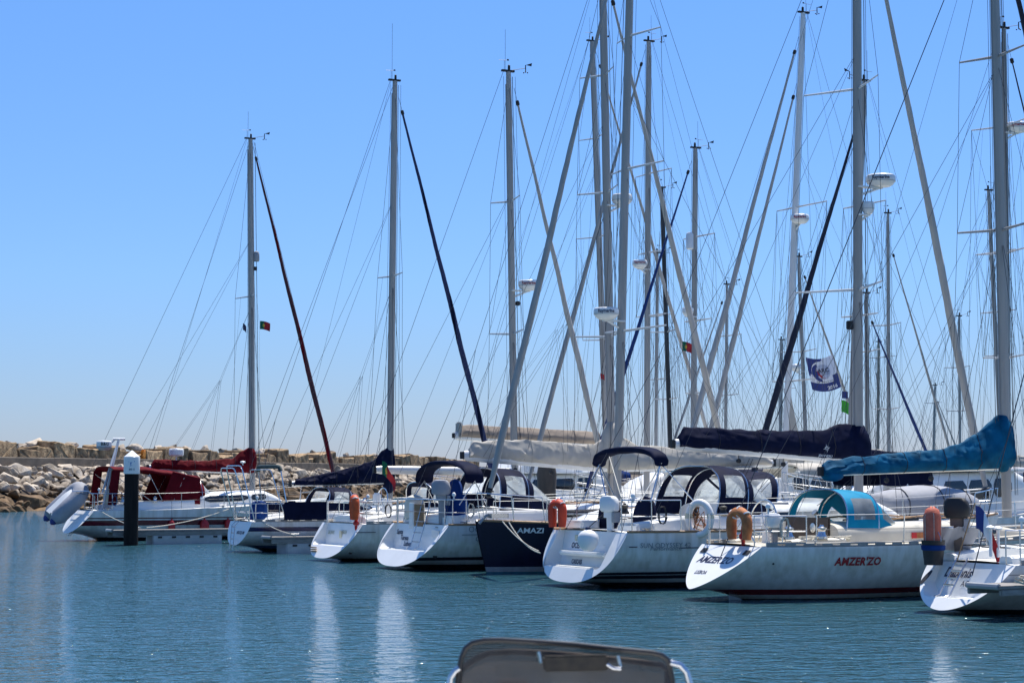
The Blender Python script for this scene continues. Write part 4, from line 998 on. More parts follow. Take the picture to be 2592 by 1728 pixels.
rings = [[Vector((1.55 + dx * k, -.9 + dy * k, z)) for dx, dy in [(.30 * math.cos(a), .42 * math.sin(a)) for a in [2 * math.pi * i / 16 for i in range(16)]]] for z, k in ((1.3, 1.0), (1.6, .97), (1.85, .9), (2.02, .75), (2.06, .2))]
MB().loft(rings).build('cockpit_cover', m_blue, b.root)
def outboard(b, l, label, cowl, leg=None, rz=0, s=1.0):
    o = b.th('outboard_motor', l, label, 'outboard motor'); o.rotation_euler = (0, 0, rz); leg = leg or m_rub
    rings = []
    for z, kx, ky, ox in ((.0, .8, .8, 0), (.04, 1, 1, 0), (.16, 1.04, 1.05, .0), (.27, .95, .95, -.01), (.33, .7, .75, -.02), (.345, .3, .35, -.02)):
        rings.append([Vector((ox + .21 * s * kx * math.copysign(abs(math.cos(a)) ** .6, math.cos(a)), .135 * s * ky * math.copysign(abs(math.sin(a)) ** .6, math.sin(a)), z * s)) for a in [2 * math.pi * i / 18 for i in range(18)]])
    MB().loft(rings).build('cowling', cowl, o)
    mb = MB(); mb.box((0, 0, -.06 * s), (.22 * s, .14 * s, .14 * s)); mb.box((.02, 0, -.42 * s), (.12 * s, .07 * s, .64 * s), top=1.25); mb.box((.05, 0, -.72 * s), (.34 * s, .16 * s, .018)); mb.tube([(-.12 * s, 0, -.82 * s), (0, 0, -.82 * s), (.2 * s, 0, -.82 * s)], [.03, .055, .03], 8); mb.box((.02, 0, -.92 * s), (.14 * s, .02, .16 * s), top=1.3)
    mb.build('leg', leg, o, bevel=.012); mb = MB(); mb.box((.16 * s, 0, -.12 * s), (.08 * s, .24 * s, .22 * s)); mb.build('clamp_bracket', m_grey, o, bevel=.01)
    mb = MB()
    for k in range(3):
        a = 2.1 * k; mb.box((.215 * s, .07 * math.cos(a), -.82 * s + .07 * math.sin(a)), (.012, .07, .09), rx=a)
    mb.build('propeller', leg, o)
    return o
ob = outboard(b, (1.05, -.95, 2.02), 'grey outboard with pale cowling on the rail of the yacht lettered Santa Teresa', m_greycv, m_grey, rz=R(10), s=1.2)
tk = b.th('teak_seat_board', (.95, .22, 1.45), 'varnished slatted teak board standing at the stern walk-through', 'board'); mb = MB()
for k in range(7): mb.box((0, -.25 + .083 * k, 0), (.03, .075, .62))
mb.build('slat', m_teak, tk, bevel=.006); mb = MB(); mb.box((.0, .45, -.05), (.06, .28, .8)); mb.build('gate_panel', m_gel, tk, bevel=.015)
o = b.th('liferaft_canister', (1.3, 1.25, 1.62), 'white domed container on the port quarter behind the teak board', 'canister'); MB().lathe([(.02, -.34), (.22, -.33), (.29, -.25), (.29, .15), (.22, .32), (.08, .38), (.01, .39)], n=18).build('shell', m_cream, o)
text('Santa', .185, b.onwall(1004, 1350), m_inkn, b.hullo, sx=1.0, bold=.026); text('Teresa', .185, b.onwall(1013, 1365), m_inkn, b.hullo, sx=1.0, bold=.026); text('Lisboa', .185, b.onwall(1021, 1380), m_inkn, b.hullo, sx=1.0, bold=.026)
mb = MB()
for y in (.05, -.45): mb.tube([(1.0, y, 1.9), (.80, y, 1.2), (.62, y, .62), (.5, y, .56)], .016, 6)
for z in (.75, 1.0, 1.3): mb.tube([(.66 + .2 * (z - .75), .05, z), (.66 + .2 * (z - .75), -.45, z)], .014, 6)
mb.build('boarding_ladder', m_ss, b.root)
MB().box((b.wall(.98) - .01, -.95, .98), (.05, .42, .2)).build('locker_lid', m_gel, b.root, bevel=.015)
text('OCEANIS', .22, b.onhull(*b.hx(1185, 1346)), m_inks, b.hullo, bold=-.004); b.hulldash(1169, 1260, 1353, m_inks); text('Clipper', .22, b.onhull(*b.hx(1200, 1369)), m_inks, b.hullo, shear=.3)
b.outlet(1101, 1407, .06)

# ---- AMAZI, bow-in
dirn = Vector((math.cos(PHI), math.sin(PHI), 0)); P0 = Vector((-.72, 51.6, 0)) + dirn * 11.75
b = Yacht('navy blue hulled yacht lying bow out with grey furled headsail', P0.x, P0.y, 12.0, 3.9, 3.4, 1.15, 1.36, .4, .1, n0=2.5, n1=1.4, rake=.32, phi=PHI + math.pi, group=GRP); bA = b
b.hull(hull_mat('hull_navy', [(0, (.03, .13, .17)), (.045, (.30, .31, .31)), (.17, (.007, .009, .030))]), rail=m_teak)
b.cabin(3.6, 9.0, 2.6, 1.7, .58, wins=[(4.4, 4.9), (5.3, 5.8), (6.2, 6.7), (7.1, 7.6)], wz=(.42, .72), slope=1.6); b.coaming(.9, 3.7, inset=.5, h=.35)
b.mast((7.74, 0, 1.6), (7.2, 0, 17.6), .23, .19, taper=.9); b.masthead(1, -1); b.spreaders([6.45, 10.9, 14.6], 1.6, sweep=.28, rise=.05); b.shrouds(17); b.backstay(split=.3); b.halyards((.2, .28, -.2, -.26))
b.furl([m_sailg, m_sailg], b.mt0 + Vector((.35, 0, -.3)), (11.7, 0, 1.75), .080, turns=12)
b.radar(b.mz(6.75) + Vector((.55, .12, 0)), .34, 'Raymarine', m_inkn)
b.boom((2.6, 0, 2.9), (7.5, 0, 2.75), mat=m_mastw); b.cover([(0, .2), (.1, .4), (.6, .5), (.9, .6), (1, .8)], m_crmcv, seed=6, f1=1.05, trim=m_crmcv, w0=.24, w1=.4); b.lazyjacks(10, (.15, .45, .7))
b.stanchions(1.6, 10.4, 6); b.pulpit(h=.68); b.pushpit(1.6)
b.hood(3.2, 5.4, 2.7, 1.1, m_navy, zd=1.55, lean=.3)
text('AMAZI', .185, b.onhull(*bA.hx(1308, 1348, 1), side=1), m_inkw, b.hullo, bold=.025, sx=1.1)
MB().box((11.45, .2, 1.5), (.5, .25, .12)).build('anchor_roller', m_ss, b.root)
MB().tube([(11.1, .1, 1.52), (11.75, .1, 1.5), (11.95, .1, 1.3)], .04, 6).build('anchor', m_grey, b.root)
rope([b.wld(b.p(1272, 1319, 1.0)), b.wld(b.p(1364, 1394, 2.35))], 'white mooring line slanting across the navy bow', sag=.1, r=.018)
rope([b.wld(b.p(1288, 1321, 1.15)), b.wld(b.p(1368, 1399, 2.35))], 'second white mooring line lower across the navy bow', sag=.15, r=.018)

# ---- 5 OCEAN
b = Yacht('white yacht with two navy boot stripes and a big white ball buoy', 1.2, 45, 12.8, 4.1, 3.36, 1.27, 1.55, .64, .13, n0=2.6, group=GRP); b5 = b
b.hull(hull_mat('hull_two_navy_boots', [(0, (.012, .014, .02)), (.135, WHITE), (.225, (.010, .012, .026)), (.305, (.45, .47, .46)), (.325, (.010, .012, .026)), (.385, WHITE)]), scoop=dict(kx=.78, zp=.45, xb=(.66, .80), off=.1), rail=m_teak)
b.cabin(3.9, 9.2, 2.6, 1.8, .62, wins=[(4.8, 6.4), (6.6, 7.2), (7.4, 8.0)], wz=(.3, .68)); b.coaming(1.0, 4.2, inset=.5, h=.36, wd=.42)
mb = MB(); mb.box((.60, .1, .755), (.28, 2.1, .10)); mb.build('stern_bench', m_gel, b.root, bevel=.035)
MB().box((.42, .1, .455), (.36, 1.9, .05)).build('swim_platform', m_deck, b.root, bevel=.02)
MB().box((1.2, -1.15, 1.36), (.5, .9, .22)).build('helm_seat', m_gel, b.root, bevel=.05); MB().box((1.2, 1.3, 1.38), (.5, .8, .22)).build('helm_seat', m_gel, b.root, bevel=.05)
b.mast((8.33, 0, 1.7), (8.5, 0, 17.6), .26, .17); b.masthead(1, 1); b.spreaders([7.15, 12.2], 1.75, sweep=.36, rise=.02, mat=m_mastw); b.shrouds(17.3, r=.007)
b.backstay(split=.25, r=.007); b.halyards((.24, .32, -.26, .4), r=.007); b.furl([m_sailw], b.mt0 + Vector((.25, 0, -.3)), (12.5, 0, 1.8), .085, turns=10)
b.boom((2.95, 0, 3.27), (8.15, 0, 2.96), r=(.10, .145), mat=m_mastw)
b.cover([(0, .22), (.05, .42), (.2, .46), (.5, .52), (.8, .62), (.93, .82), (1, .86)], m_navy, w0=.26, w1=.40, seed=5, wr=.045, f0=.02, f1=1.07, drop=.0)
oc = MB().ball((8.33, 0, 3.15), .36, sq=(1.0, .9, 1.8)).build('mast_wrap', m_navy, b.root)
b.lazyjacks(11.0, (.12, .4, .7)); b.sheet(.42, (4.6, 0, 1.95)); b.sheet(.62, (5.2, 0, 2.0))
b.radar(b.mz(9.75) + Vector((.62, -.14, 0)), .37, 'Raymarine', m_inkn, h=.30); b.radar(b.mz(9.05) + Vector((.25, -.1, 0)), .16, h=.3)
MB().box(b.mz(6.25) + Vector((-.27, -.02, 0)), (.16, .13, .22)).build('deck_floodlight', m_rub, b.root, bevel=.02)
text('JEANNEAU', .085, lambda a, h: Vector((6.95 + a, -.232, 3.0 - .045 * 0 + h - .06 * a)), m_inkw, b.root, shear=.25, bold=.015)
mb = MB()
for k in range(8):
    a = math.pi * k / 4 + .2; c = Vector((7.2, -.236, 3.2)); rr = .11 if k % 2 == 0 else .075; u_ = Vector((math.cos(a), 0, math.sin(a))); w_ = Vector((-math.sin(a), 0, math.cos(a))); mb.add([c + u_ * .02 - w_ * .014, c + u_ * .02 + w_ * .014, c + u_ * rr], [(0, 1, 2)])
mb.build('emblem', m_inkw, b.root)
b.stanchions(2.2, 12.2, 6, h=.62); b.pushpit(2.0, h=.72, gap=1); b.pulpit()
arc = [(1.38 * math.copysign(abs(math.cos(a)) ** .75, math.cos(a)), 2.82 + .31 * math.sin(a) ** .85) for a in [math.pi * k / 24 for k in range(25)]]
b.bimini((1.72, arc), .38, .16, m_navy, [(1.55, .75, 1.95), (1.85, .80, 1.95)]); 
mb = MB()
for s in (-1, 1): mb.tube([(1.72, 1.35 * s, 2.82), (1.35, 1.5 * s, 1.95)], .018, 6); mb.tube([(1.72, .95 * s, 3.05), (2.5, 1.6 * s, 1.9)], .014, 6)
mb.build('bimini_leg', m_ss, b.root)
b.hood(3.5, 5.25, 2.7, 1.14, m_navy, zd=1.62, lean=-.3, xm=4.25, zf=1.85)
b.wheel(1.62, .75, 1.62, .46, cover=m_navy); b.wheel(1.78, -.55, 1.60, .46, cover=m_navy)
MB().ball((3.62, -.98, 2.52), .055, sq=(5.5, 1, 1)).build('rolled_flap', m_crmcv, b.root)
for x, y in ((2.5, -1.52), (3.3, -1.5), (2.5, 1.5)): b.winch(x, y, b.sheer(x)[1] + .36, 1.1, m_rub)
mb = MB(); mb.lathe([(.02, -.24), (.1, -.225), (.17, -.17), (.225, -.07), (.24, .04), (.22, .13), (.16, .2), (.07, .245), (.05, .29), (.01, .3)], n=24)
o = b.th('ball_buoy', (.20, -.70, 1.08), 'large white ball buoy hanging over the lettered scoop stern', 'buoy'); o['label'] = 'large white ball buoy hanging over the lettered OCEAN stern'; mb.build('ball', m_white, o); MB().lathe([(.02, .24), (.07, .25), (.06, .3), (.02, .31)], n=12).build('neck', m_inkn, o); MB().tube([(0, 0, .28), (.35, -.1, .6)], .01, 5).build('lanyard', m_roped, o)
outboard(b, (.85, -.55, 1.72), 'white shrouded outboard clamped on the stern rail above the ball buoy', m_white, m_white, rz=R(-35), s=1.05)
horseshoe(b, (.6, 1.42, 1.66), 'red horseshoe lifebuoy with white lamp on the far quarter above the navy bow', M('red_orange_cover', (.55, .045, .012), .6, var=.15), h=.66, wd=.5, th=.19, rz=R(20), light=None)
lb = b.th('ring_lifebuoy', (2.42, -1.86, 1.58), 'white ring lifebuoy with beige bands on the starboard rail', 'lifebuoy'); lb.rotation_euler = (0, 0, b.phi + R(34))
MB().tube([(0, .27 * math.cos(a), .36 * math.sin(a)) for a in [2 * math.pi * k / 36 for k in range(36)]], .085, 12, loop=True, flat=.9).build('ring', m_white, lb)
mb = MB()
for a0 in (0.15, math.pi - .15): mb.tube([(0, .27 * math.cos(a0 + d), .36 * math.sin(a0 + d)) for d in (-.16, 0, .16)], .092, 12, flat=.9)
mb.build('band', m_ivory, lb); mb = MB()
rd = random.Random(5); mb.tube([(rd.uniform(-.05, .03), rd.uniform(-.16, .16), rd.uniform(-.3, .3)) for _ in range(26)], .012, 5); mb.build('coiled_line', m_orgold, lb)
text('OCEAN', .18, b.onwall(1446, 1385), m_inkn, b.hullo, sx=.92, bold=.024); text('CASCAIS', .15, b.onwall(1446, 1425), m_inkn, b.hullo, sx=.8, bold=.024)
MB().box((b.wall(1.1) - .01, .8, 1.1), (.04, .12, .14)).build('shower_hatch', m_ivory, b.root, bevel=.01)
text('SUN ODYSSEY 42', .155, b.onhull(*b.hx(1619, 1386)), m_inks, b.hullo, sx=1.05, bold=.004); text('Performance', .125, b.onhull(*b.hx(1644, 1393)), m_inks, b.hullo, sx=1.2, bold=.003, shear=.1)
b.hulldash(1592, 1613, 1384, m_inkn); b.hulldash(1719, 1770, 1386, m_inkn)
rope([b.wld((3.6, -1.9, 1.32)), b.wld((5.0, -3.0, .65))], 'grey mooring line from the starboard side toward the red lettered yacht', sag=.04, r=.02)
# upturned covered dinghy on the foredeck
dg = b.th('covered_dinghy', (10.3, -.1, 1.72), 'upturned dinghy under a tied grey cover on the foredeck', 'dinghy'); rings = []
for i in range(17):
    f = i / 16; x = -1.55 + 3.1 * f; k = max(.12, math.sin(math.pi * min(.98, f * .86 + .08)) ** .5); ring = []
    for j in range(20):
        a = 2 * math.pi * j / 20; c, s_ = math.cos(a), math.sin(a); nz = noise.noise(Vector((f * 9, j * .5, 3))) * .03
        ring.append(Vector((x, (.80 * k + nz) * math.copysign(abs(c) ** .6, c), .02 + (.40 * k + nz + .16 * max(0, s_) * k) * math.copysign(abs(s_) ** .7, s_))))
    rings.append(ring)
MB().loft(rings).build('cover', m_greycv, dg, angle=70)
mb = MB()
for i in (3, 8, 13): mb.tube([p * 1.012 for p in rings[i]], .012, 4, loop=True)
mb.build('tie', m_roped, dg)

# ---- 6 AMZER'ZO
b = Yacht("long white yacht lettered AMZER'ZO with teal boom cover and spray hood", 3.6, 40.3, 12.4, 3.9, 2.15, 1.10, 1.42, 1.02, .24, n0=1.45, n1=1.4, group=GRP); b6 = b
b.hull(hull_mat('hull_red_boot', [(0, (.02, .02, .022)), (.012, (.62, .62, .58)), (.098, (.20, .010, .018)), (.215, WHITE)]), rail='slot', deckmat=m_cream)
mb = MB(); mb.loft([[Vector((x, y * k, z)) for x, y in ((.95, 0), (1.05, .05), (2.6, .06), (3.2, 0), (2.6, -.06), (1.05, -.05))] for z, k in ((-.8, 1), (.2, 1))]); mb.build('skeg', M('skeg_antifoul', (.30, .33, .32), .5), b.root)
b.cabin(2.9, 8.7, 2.3, 1.5, .46, mat=m_cream, wins=[(6.9, 7.4)], slope=2.2); b.coaming(1.6, 3.0, inset=.45, h=.16, mat=m_cream)
MB().box((2.89, -.1, 1.40), (.06, 1.5, .52)).build('companionway', M('dark_washboard', (.05, .03, .02), .35, var=.3), b.root, bevel=.01)
MB().lathe([(.01, 0), (.09, 0), (.1, .02), (.01, .03)], (2.85, -.35, 1.45), 16, axis=(-1, 0, 0)).build('vent', m_ss, b.root)
b.mast((8.44, 0, 1.6), (8.32, 0, 15.7), .25, .17); b.spreaders([8.05, 12.0], 1.3, sweep=.1, rise=.05, mat=m_alu); b.shrouds(15.4, r=.007); b.backstay((.75, 0, .85), r=.012); b.halyards((.22, .3, -.26, .38, -.34), r=.007)
b.boom((3.35, 0, 2.62), (8.25, 0, 2.77), r=(.07, .11), mat=m_mastw)
b.cover([(0, .22), (.05, .26), (.25, .32), (.5, .37), (.72, .45), (.85, .68), (.95, 1.0), (1, 1.12)], m_tealc, w0=.22, w1=.36, seed=8, wr=.06, f0=.0, f1=1.06, drop=.02)
MB().ball((3.62, 0, 2.54), .15, sq=(1.9, 1, .9)).build('cover_fold', m_tealc, b.root)
MB().ball((8.36, 0, 3.25), .26, sq=(.85, .9, 2.6)).build('mast_wrap', m_tealc, b.root); b.lazyjacks(8.3, (.25, .5, .72)); b.sheet(.16, (3.3, 0, 1.9)); b.sheet(.28, (4.4, 0, 1.7))
b.furl([m_sailn], b.mt0 + Vector((.2, 0, -.3)), (12.1, 0, 1.65), .1)
b.hood(3.3, 4.95, 2.1, .97, m_teal, zd=1.27, lean=-.15, xm=4.1, zf=1.42, fq=(.09, .21), mid=False)
b.stanchions(2.2, 11.8, 6, h=.62); b.pushpit(2.0, h=.62, gap=1); b.pulpit()
for x, y in ((1.75, -1.0), (2.5, -1.1), (1.75, 1.0), (4.0, -.55)): b.winch(x, y, b.sheer(x)[1] + .15, 1.25)
b.wheel(1.9, .1, 1.55, .48)
horseshoe(b, (1.0, -.33, 1.56), 'faded orange horseshoe lifebuoy above the AMZER ZO transom', m_orgold, h=.66, wd=.64, th=.19, rz=R(10), light=(.06, -.05, -.22))
outboard(b, (1.45, -.9, 1.48), 'pale grey small outboard stowed on the rail beside the faded orange lifebuoy', m_white, m_grey, rz=R(30), s=.85)
text("AMZER'ZO", .27, b.ontransom(.66, .75), m_inkn, b.hullo, shear=.12, bold=.024, sx=.92); text('LISBOA', .15, b.ontransom(.36, .53), m_inkn, b.hullo, shear=.05, sx=.85, bold=.01)
text("AMZER'ZO", .225, b.onhull(*b.hx(2111, 1430)), m_inkr, b.hullo, bold=.036, sx=.87, space=1.06); b.outlet(1957, 1426, .02)
mb = MB(); k = b.ontransom(.78, .93, .02)
for y in (.86, -.68): f = b.ontransom(y, .93, .015); mb.add([f(0, 0), f(.2, 0), f(.2, .14), f(0, .14)], [(0, 1, 2, 3)])
mb.build('fairlead', m_rub, b.root)
rows = lambda x0, x1, z0, z1: [[Vector((x0 + (x1 - x0) * i / 6, -(1.165 - .08 * (x0 + (x1 - x0) * i / 6 - 5)) - .0, z)) for i in range(7)] for z in (z0, z1)]
for (xa, xc, m__) in ((b.p(2294, 1348, -.85).x, b.p(2308, 1348, -.85).x, m_red), (b.p(2308, 1348, -.85).x, b.p(2344, 1348, -.85).x, m_orgold)):
    pts = [[Vector((xa + (xc - xa) * i / 5, 0, 0)) for i in range(6)] for _ in range(3)]
    for jz, fz in enumerate((.22, .36, .5)):
        for i in range(6):
            x = pts[jz][i].x; t = (x - 2.9) / 5.8; wd = (2.3 + (1.5 - 2.3) * t) / 2; hh = .46 * (1 - .12 * t); sn = fz ** 2.5
            pts[jz][i] = Vector((x, -(wd * (1 - sn * sn) ** .2 + .015), b.sheer(x)[1] + hh * fz))
    MB().grid(pts).build('stripe', m__, b.root)
rd = random.Random(8); mb = MB()
for c in ((2.3, -.9), (3.0, -1.05), (2.0, -.4)):
    mb.tube([Vector((c[0] + .3 * math.cos(k * .9) * rd.uniform(.6, 1), c[1] + .2 * math.sin(k * .9) * rd.uniform(.6, 1), b.sheer(c[0])[1] + .1 + .012 * k * .3)) for k in range(30)], .012, 5)
tag(mb.build('coiled_sheets', m_rope, b.root))

# ---- 7 right-hand yacht
b = Yacht('white yacht lettered Daphnis with ladder and tricolour on its rounded stern', 7.8, 36.3, 11, 3.6, 2.35, .92, 1.3, .78, .08, n0=1.9, group=GRP); b7 = b
b.hull(hull_mat('hull_white_grey_sheer', [(0, (.012, .014, .02)), (.09, WHITE), (.74, (.26, .28, .30)), (.755, WHITE)]), scoop=dict(kx=.80, zp=.30, xb=(.58, .88), off=.0), rail='slot')
b.cabin(3.8, 8, 2.2, 1.5, .45, wins=[(4.4, 5.6)]); b.coaming(.9, 4, inset=.42, h=.26, wd=.36)
b.stanchions(2.2, 10.4, 5, h=.6); b.pushpit(2.4, h=.62, gap=1); b.pulpit()
b.mast((6.4, 0, 1.4), (6.1, 0, 15), .28, .18); b.spreaders([6.5, 10.3], 1.2); b.shrouds(14.8, r=.007); b.backstay((.7, -.1, .7), r=.014); b.boom((2.2, 0, 2.5), (6.25, 0, 2.5)); b.cover([(0, .2), (.5, .4), (1, .9)], m_navy, seed=12)
text('Daphnis', .25, b.onwall(2388, 1457), m_inkn, b.hullo, shear=.35, sx=.9, bold=.022); text('AC', .15, b.onwall(2430, 1483), m_inkn, b.hullo)
mb = MB()
for y in (.40, .10):
    mb.tube([(.78, y, 1.0), (.34, y, .34), (.22, y, .30)], .02, 6)
for k in range(4): mb.tube([(.72 - .09 * k, .40, .90 - .13 * k), (.72 - .09 * k, .10, .90 - .13 * k)], .022, 6)
mb.build('boarding_ladder', m_ss, b.root)
f = b.ontransom(.95, .62, .012); MB().add([f(.0 + .07 * math.cos(t) + .03 * math.sin(t), .18 * math.sin(t)) for t in [2 * math.pi * k / 20 for k in range(20)]], [tuple(range(20))]).build('vent_panel', m_rub, b.root, smooth=False)
sl = b.th('rescue_sling', (.55, .82, 1.55), 'tall faded red rescue sling in a white net over a dark blue bucket', 'rescue sling'); sl.rotation_euler = (0, 0, b.phi)
MB().tube([(0, .0, -.36), (0, 0, .22), (0, 0, .34), (0, 0, .40)], [.17, .17, .13, .04], 14, flat=.95).build('sling_body', M('faded_red_cover', (.50, .12, .07), .75, var=.25, ns=6, bump=.3), sl)
mb = MB()
for k in range(6): a = k * 1.05; mb.tube([(.17 * math.cos(a), .17 * math.sin(a), -.36), (.175 * math.cos(a), .175 * math.sin(a), .22), (.05 * math.cos(a), .05 * math.sin(a), .41)], .007, 4)
mb.build('net', m_rope, sl)
bk = b.th('bucket', (.55, .8, 1.10), 'black and dark blue bucket hung below the red sling', 'bucket'); MB().lathe([(.01, -.24), (.17, -.24), (.22, .2), (.225, .22), (.2, .2), (.16, -.2), (.01, -.2)], n=20).build('pail', m_rub, bk); MB().lathe([(.205, .03), (.224, .05), (.228, .12), (.215, .13)], n=20).build('band', m_blue, bk)
MB().tube([(0, .22 * math.cos(a), .2 + .22 * math.sin(a)) for a in [math.pi * k / 12 for k in range(13)]], .008, 5).build('handle', m_ss, bk)
outboard(b, (1.35, 1.05, 1.72), 'charcoal outboard on the rail behind the red rescue sling', m_rub, M('grey_brown_leg', (.12, .09, .07), .5), rz=R(-20), s=1.15)
flag(b, (.72, -.2, 1.98), (.42, .42), 'blue white and red tricolour drooping on its slanted staff', [(lambda f, g: f < .34, m_fblue), (lambda f, g: .34 <= f < .67, m_fwhite), (lambda f, g: f >= .67, m_pred)], droop=2.0, rz=R(-30), wave=.07, staff=(-.36, .0, -1.0))
mb = MB(); rows = [[Vector((1.9 + .9 * i / 8, -.1 + .3 * j / 5 - .12 * math.sin(i), 1.55 - .45 * j / 5 + .05 * noise.noise(Vector((i * .7, j * .7, 2))))) for i in range(9)] for j in range(6)]
o = b.th('hanging_cloth', (0, 0, 0), 'crumpled grey cloth pegged on the rail beside the tricolour', 'cloth'); MB().grid([[p - Vector((1.2, -.9, 0)) for p in r] for r in rows]).build('fabric', m_greycv, o)
rope([(fp3.x + .55, 34.6, .66), b.wld((3.4, -1.6, 1.15))], 'thick pale mooring line to the pontoon at the right edge', r=.028, sag=.03)
mb = MB(); rd = random.Random(2); mb.tube([(rd.uniform(-.2, .2), rd.uniform(-.09, .09), rd.uniform(0, .13)) for _ in range(26)], .024, 6); o = mb.build('rope_coil', m_rope); o.location = (fp3.x + .5, 34.6, .65); tag(o, 'pale rope knotted round the cleat at the pontoon end', 'rope')
mb = MB(); o = b.th('safety_vest', (2.75, -.5, 1.35), 'lime yellow safety gear on the cockpit coaming at the right edge', 'safety gear'); mb.ball((0, 0, 0), .16, sq=(.7, .9, 1.3)); mb.ball((.12, -.05, .2), .09); mb.build('vest', M('lime_fabric', (.35, .55, .03), .7, var=.3, ns=8), o)

# small deck gear on the front row
def gear(b, x0, x1, seed, coil=m_rope, side=-1, w=.5):
    rd = random.Random(seed)
    for x in (b.tr + .55, b.L * .5):
        for s in (1, -1):
            hb, zs = b.sheer(x); c = Vector((x, s * (hb - .14), zs + .06)); mb = MB(); mb.tube([c - Vector((.15, 0, -.03)), c + Vector((.15, 0, .03))], .016, 6); mb.box(c - Vector((0, 0, .02)), (.1, .04, .07)); mb.build('cleat', m_ss, b.root)
    for s in (1, -1):      # grab rails along the cabin top
        P = []
        for k in range(7):
            x = x0 + .6 + (x1 - x0 - 1.8) * k / 6; z = b.sheer(x)[1] + .46 * (1 - .12 * (x - x0) / (x1 - x0)); P.append(Vector((x, s * w, z + (.10 if k % 2 else .05))))
        MB().tube(P, .017, 6).build('grab_rail', m_teak, b.root)
    for x in (x0 + 1.5, x0 + 2.6):
        z = b.sheer(x)[1] + .47; MB().box((x, 0, z), (.5, .5, .06)).build('hatch', m_glass, b.root, bevel=.015)
    x = x0 + .9
    for s in (1, -1):
        z = b.sheer(x)[1] + .45; mb = MB(); mb.tube([(x, s * .8, z), (x, s * .8, z + .14), (x - .07, s * .8, z + .2)], [.055, .05, .075], 10); mb.build('dorade_vent', m_ss, b.root)
    hb, zs = b.sheer(1.6); c = Vector((1.55, side * (hb - .1), zs + .42)); mb = MB()
    mb.tube([c + Vector((.10 * math.cos(k * .8) + rd.uniform(-.02, .02), rd.uniform(-.03, .03), .20 * math.sin(k * .8) - .03)) for k in range(36)], .011, 5); mb.build('coiled_line', coil, b.root)
    mb = MB(); mb.tube([(.9 + .1 * k, rd.uniform(-.8, .8), b.sheer(1)[1] + .30 + .03 * math.sin(k)) for k in range(14)], .009, 5); mb.build('loose_sheet', m_roped, b.root)
    mb = MB(); hb, zs = b.sheer(b.tr + .3)
    mb.tube([(b.tr + .2, side * (hb - .12), zs + .66), (b.tr + .2, side * (hb - .12), zs + .8)], .02, 6); mb.lathe([(.01, 0), (.05, 0), (.055, .05), (.03, .09), (.01, .1)], (b.tr + .2, side * (hb - .12), zs + .78), 10); mb.build('stern_light', m_white, b.root)
gear(b1, 4.7, 8.9, 1, m_ropeb); gear(b2, 4.3, 8.2, 2, m_rope); gear(b3, 3.6, 7.6, 3, m_roped); gear(b4, 4.0, 8.3, 4, m_rope); gear(bA, 3.6, 9.0, 5, m_rope, w=.6); gear(b5, 3.9, 9.2, 6, m_roped, w=.6); gear(b6, 2.9, 8.7, 7, m_rope); gear(b7, 3.8, 8, 8, m_rope)
for u, v in ((2507, 1338), (2526, 1340)):
    q = b7.p(u, v, -.5); MB().lathe([(.03, -.5), (.03, 0), (.08, .0), (.085, .03), (.05, .06), (.01, .07)], q, 10).build('mushroom_vent', m_white, b7.root)
q = b3.p(954, 1262, -.2); MB().box(q, (.12, .42, .36)).build('instrument_pod', m_gel, b3.root, bevel=.04); MB().tube([q, (q.x, q.y, 1.1)], .03, 8).build('pod_stem', m_ss, b3.root)
q = b5.p(1966, 1290, -.7); MB().box(q, (.5, .4, .34)).build('deck_box', m_greycv, b5.root, bevel=.03)

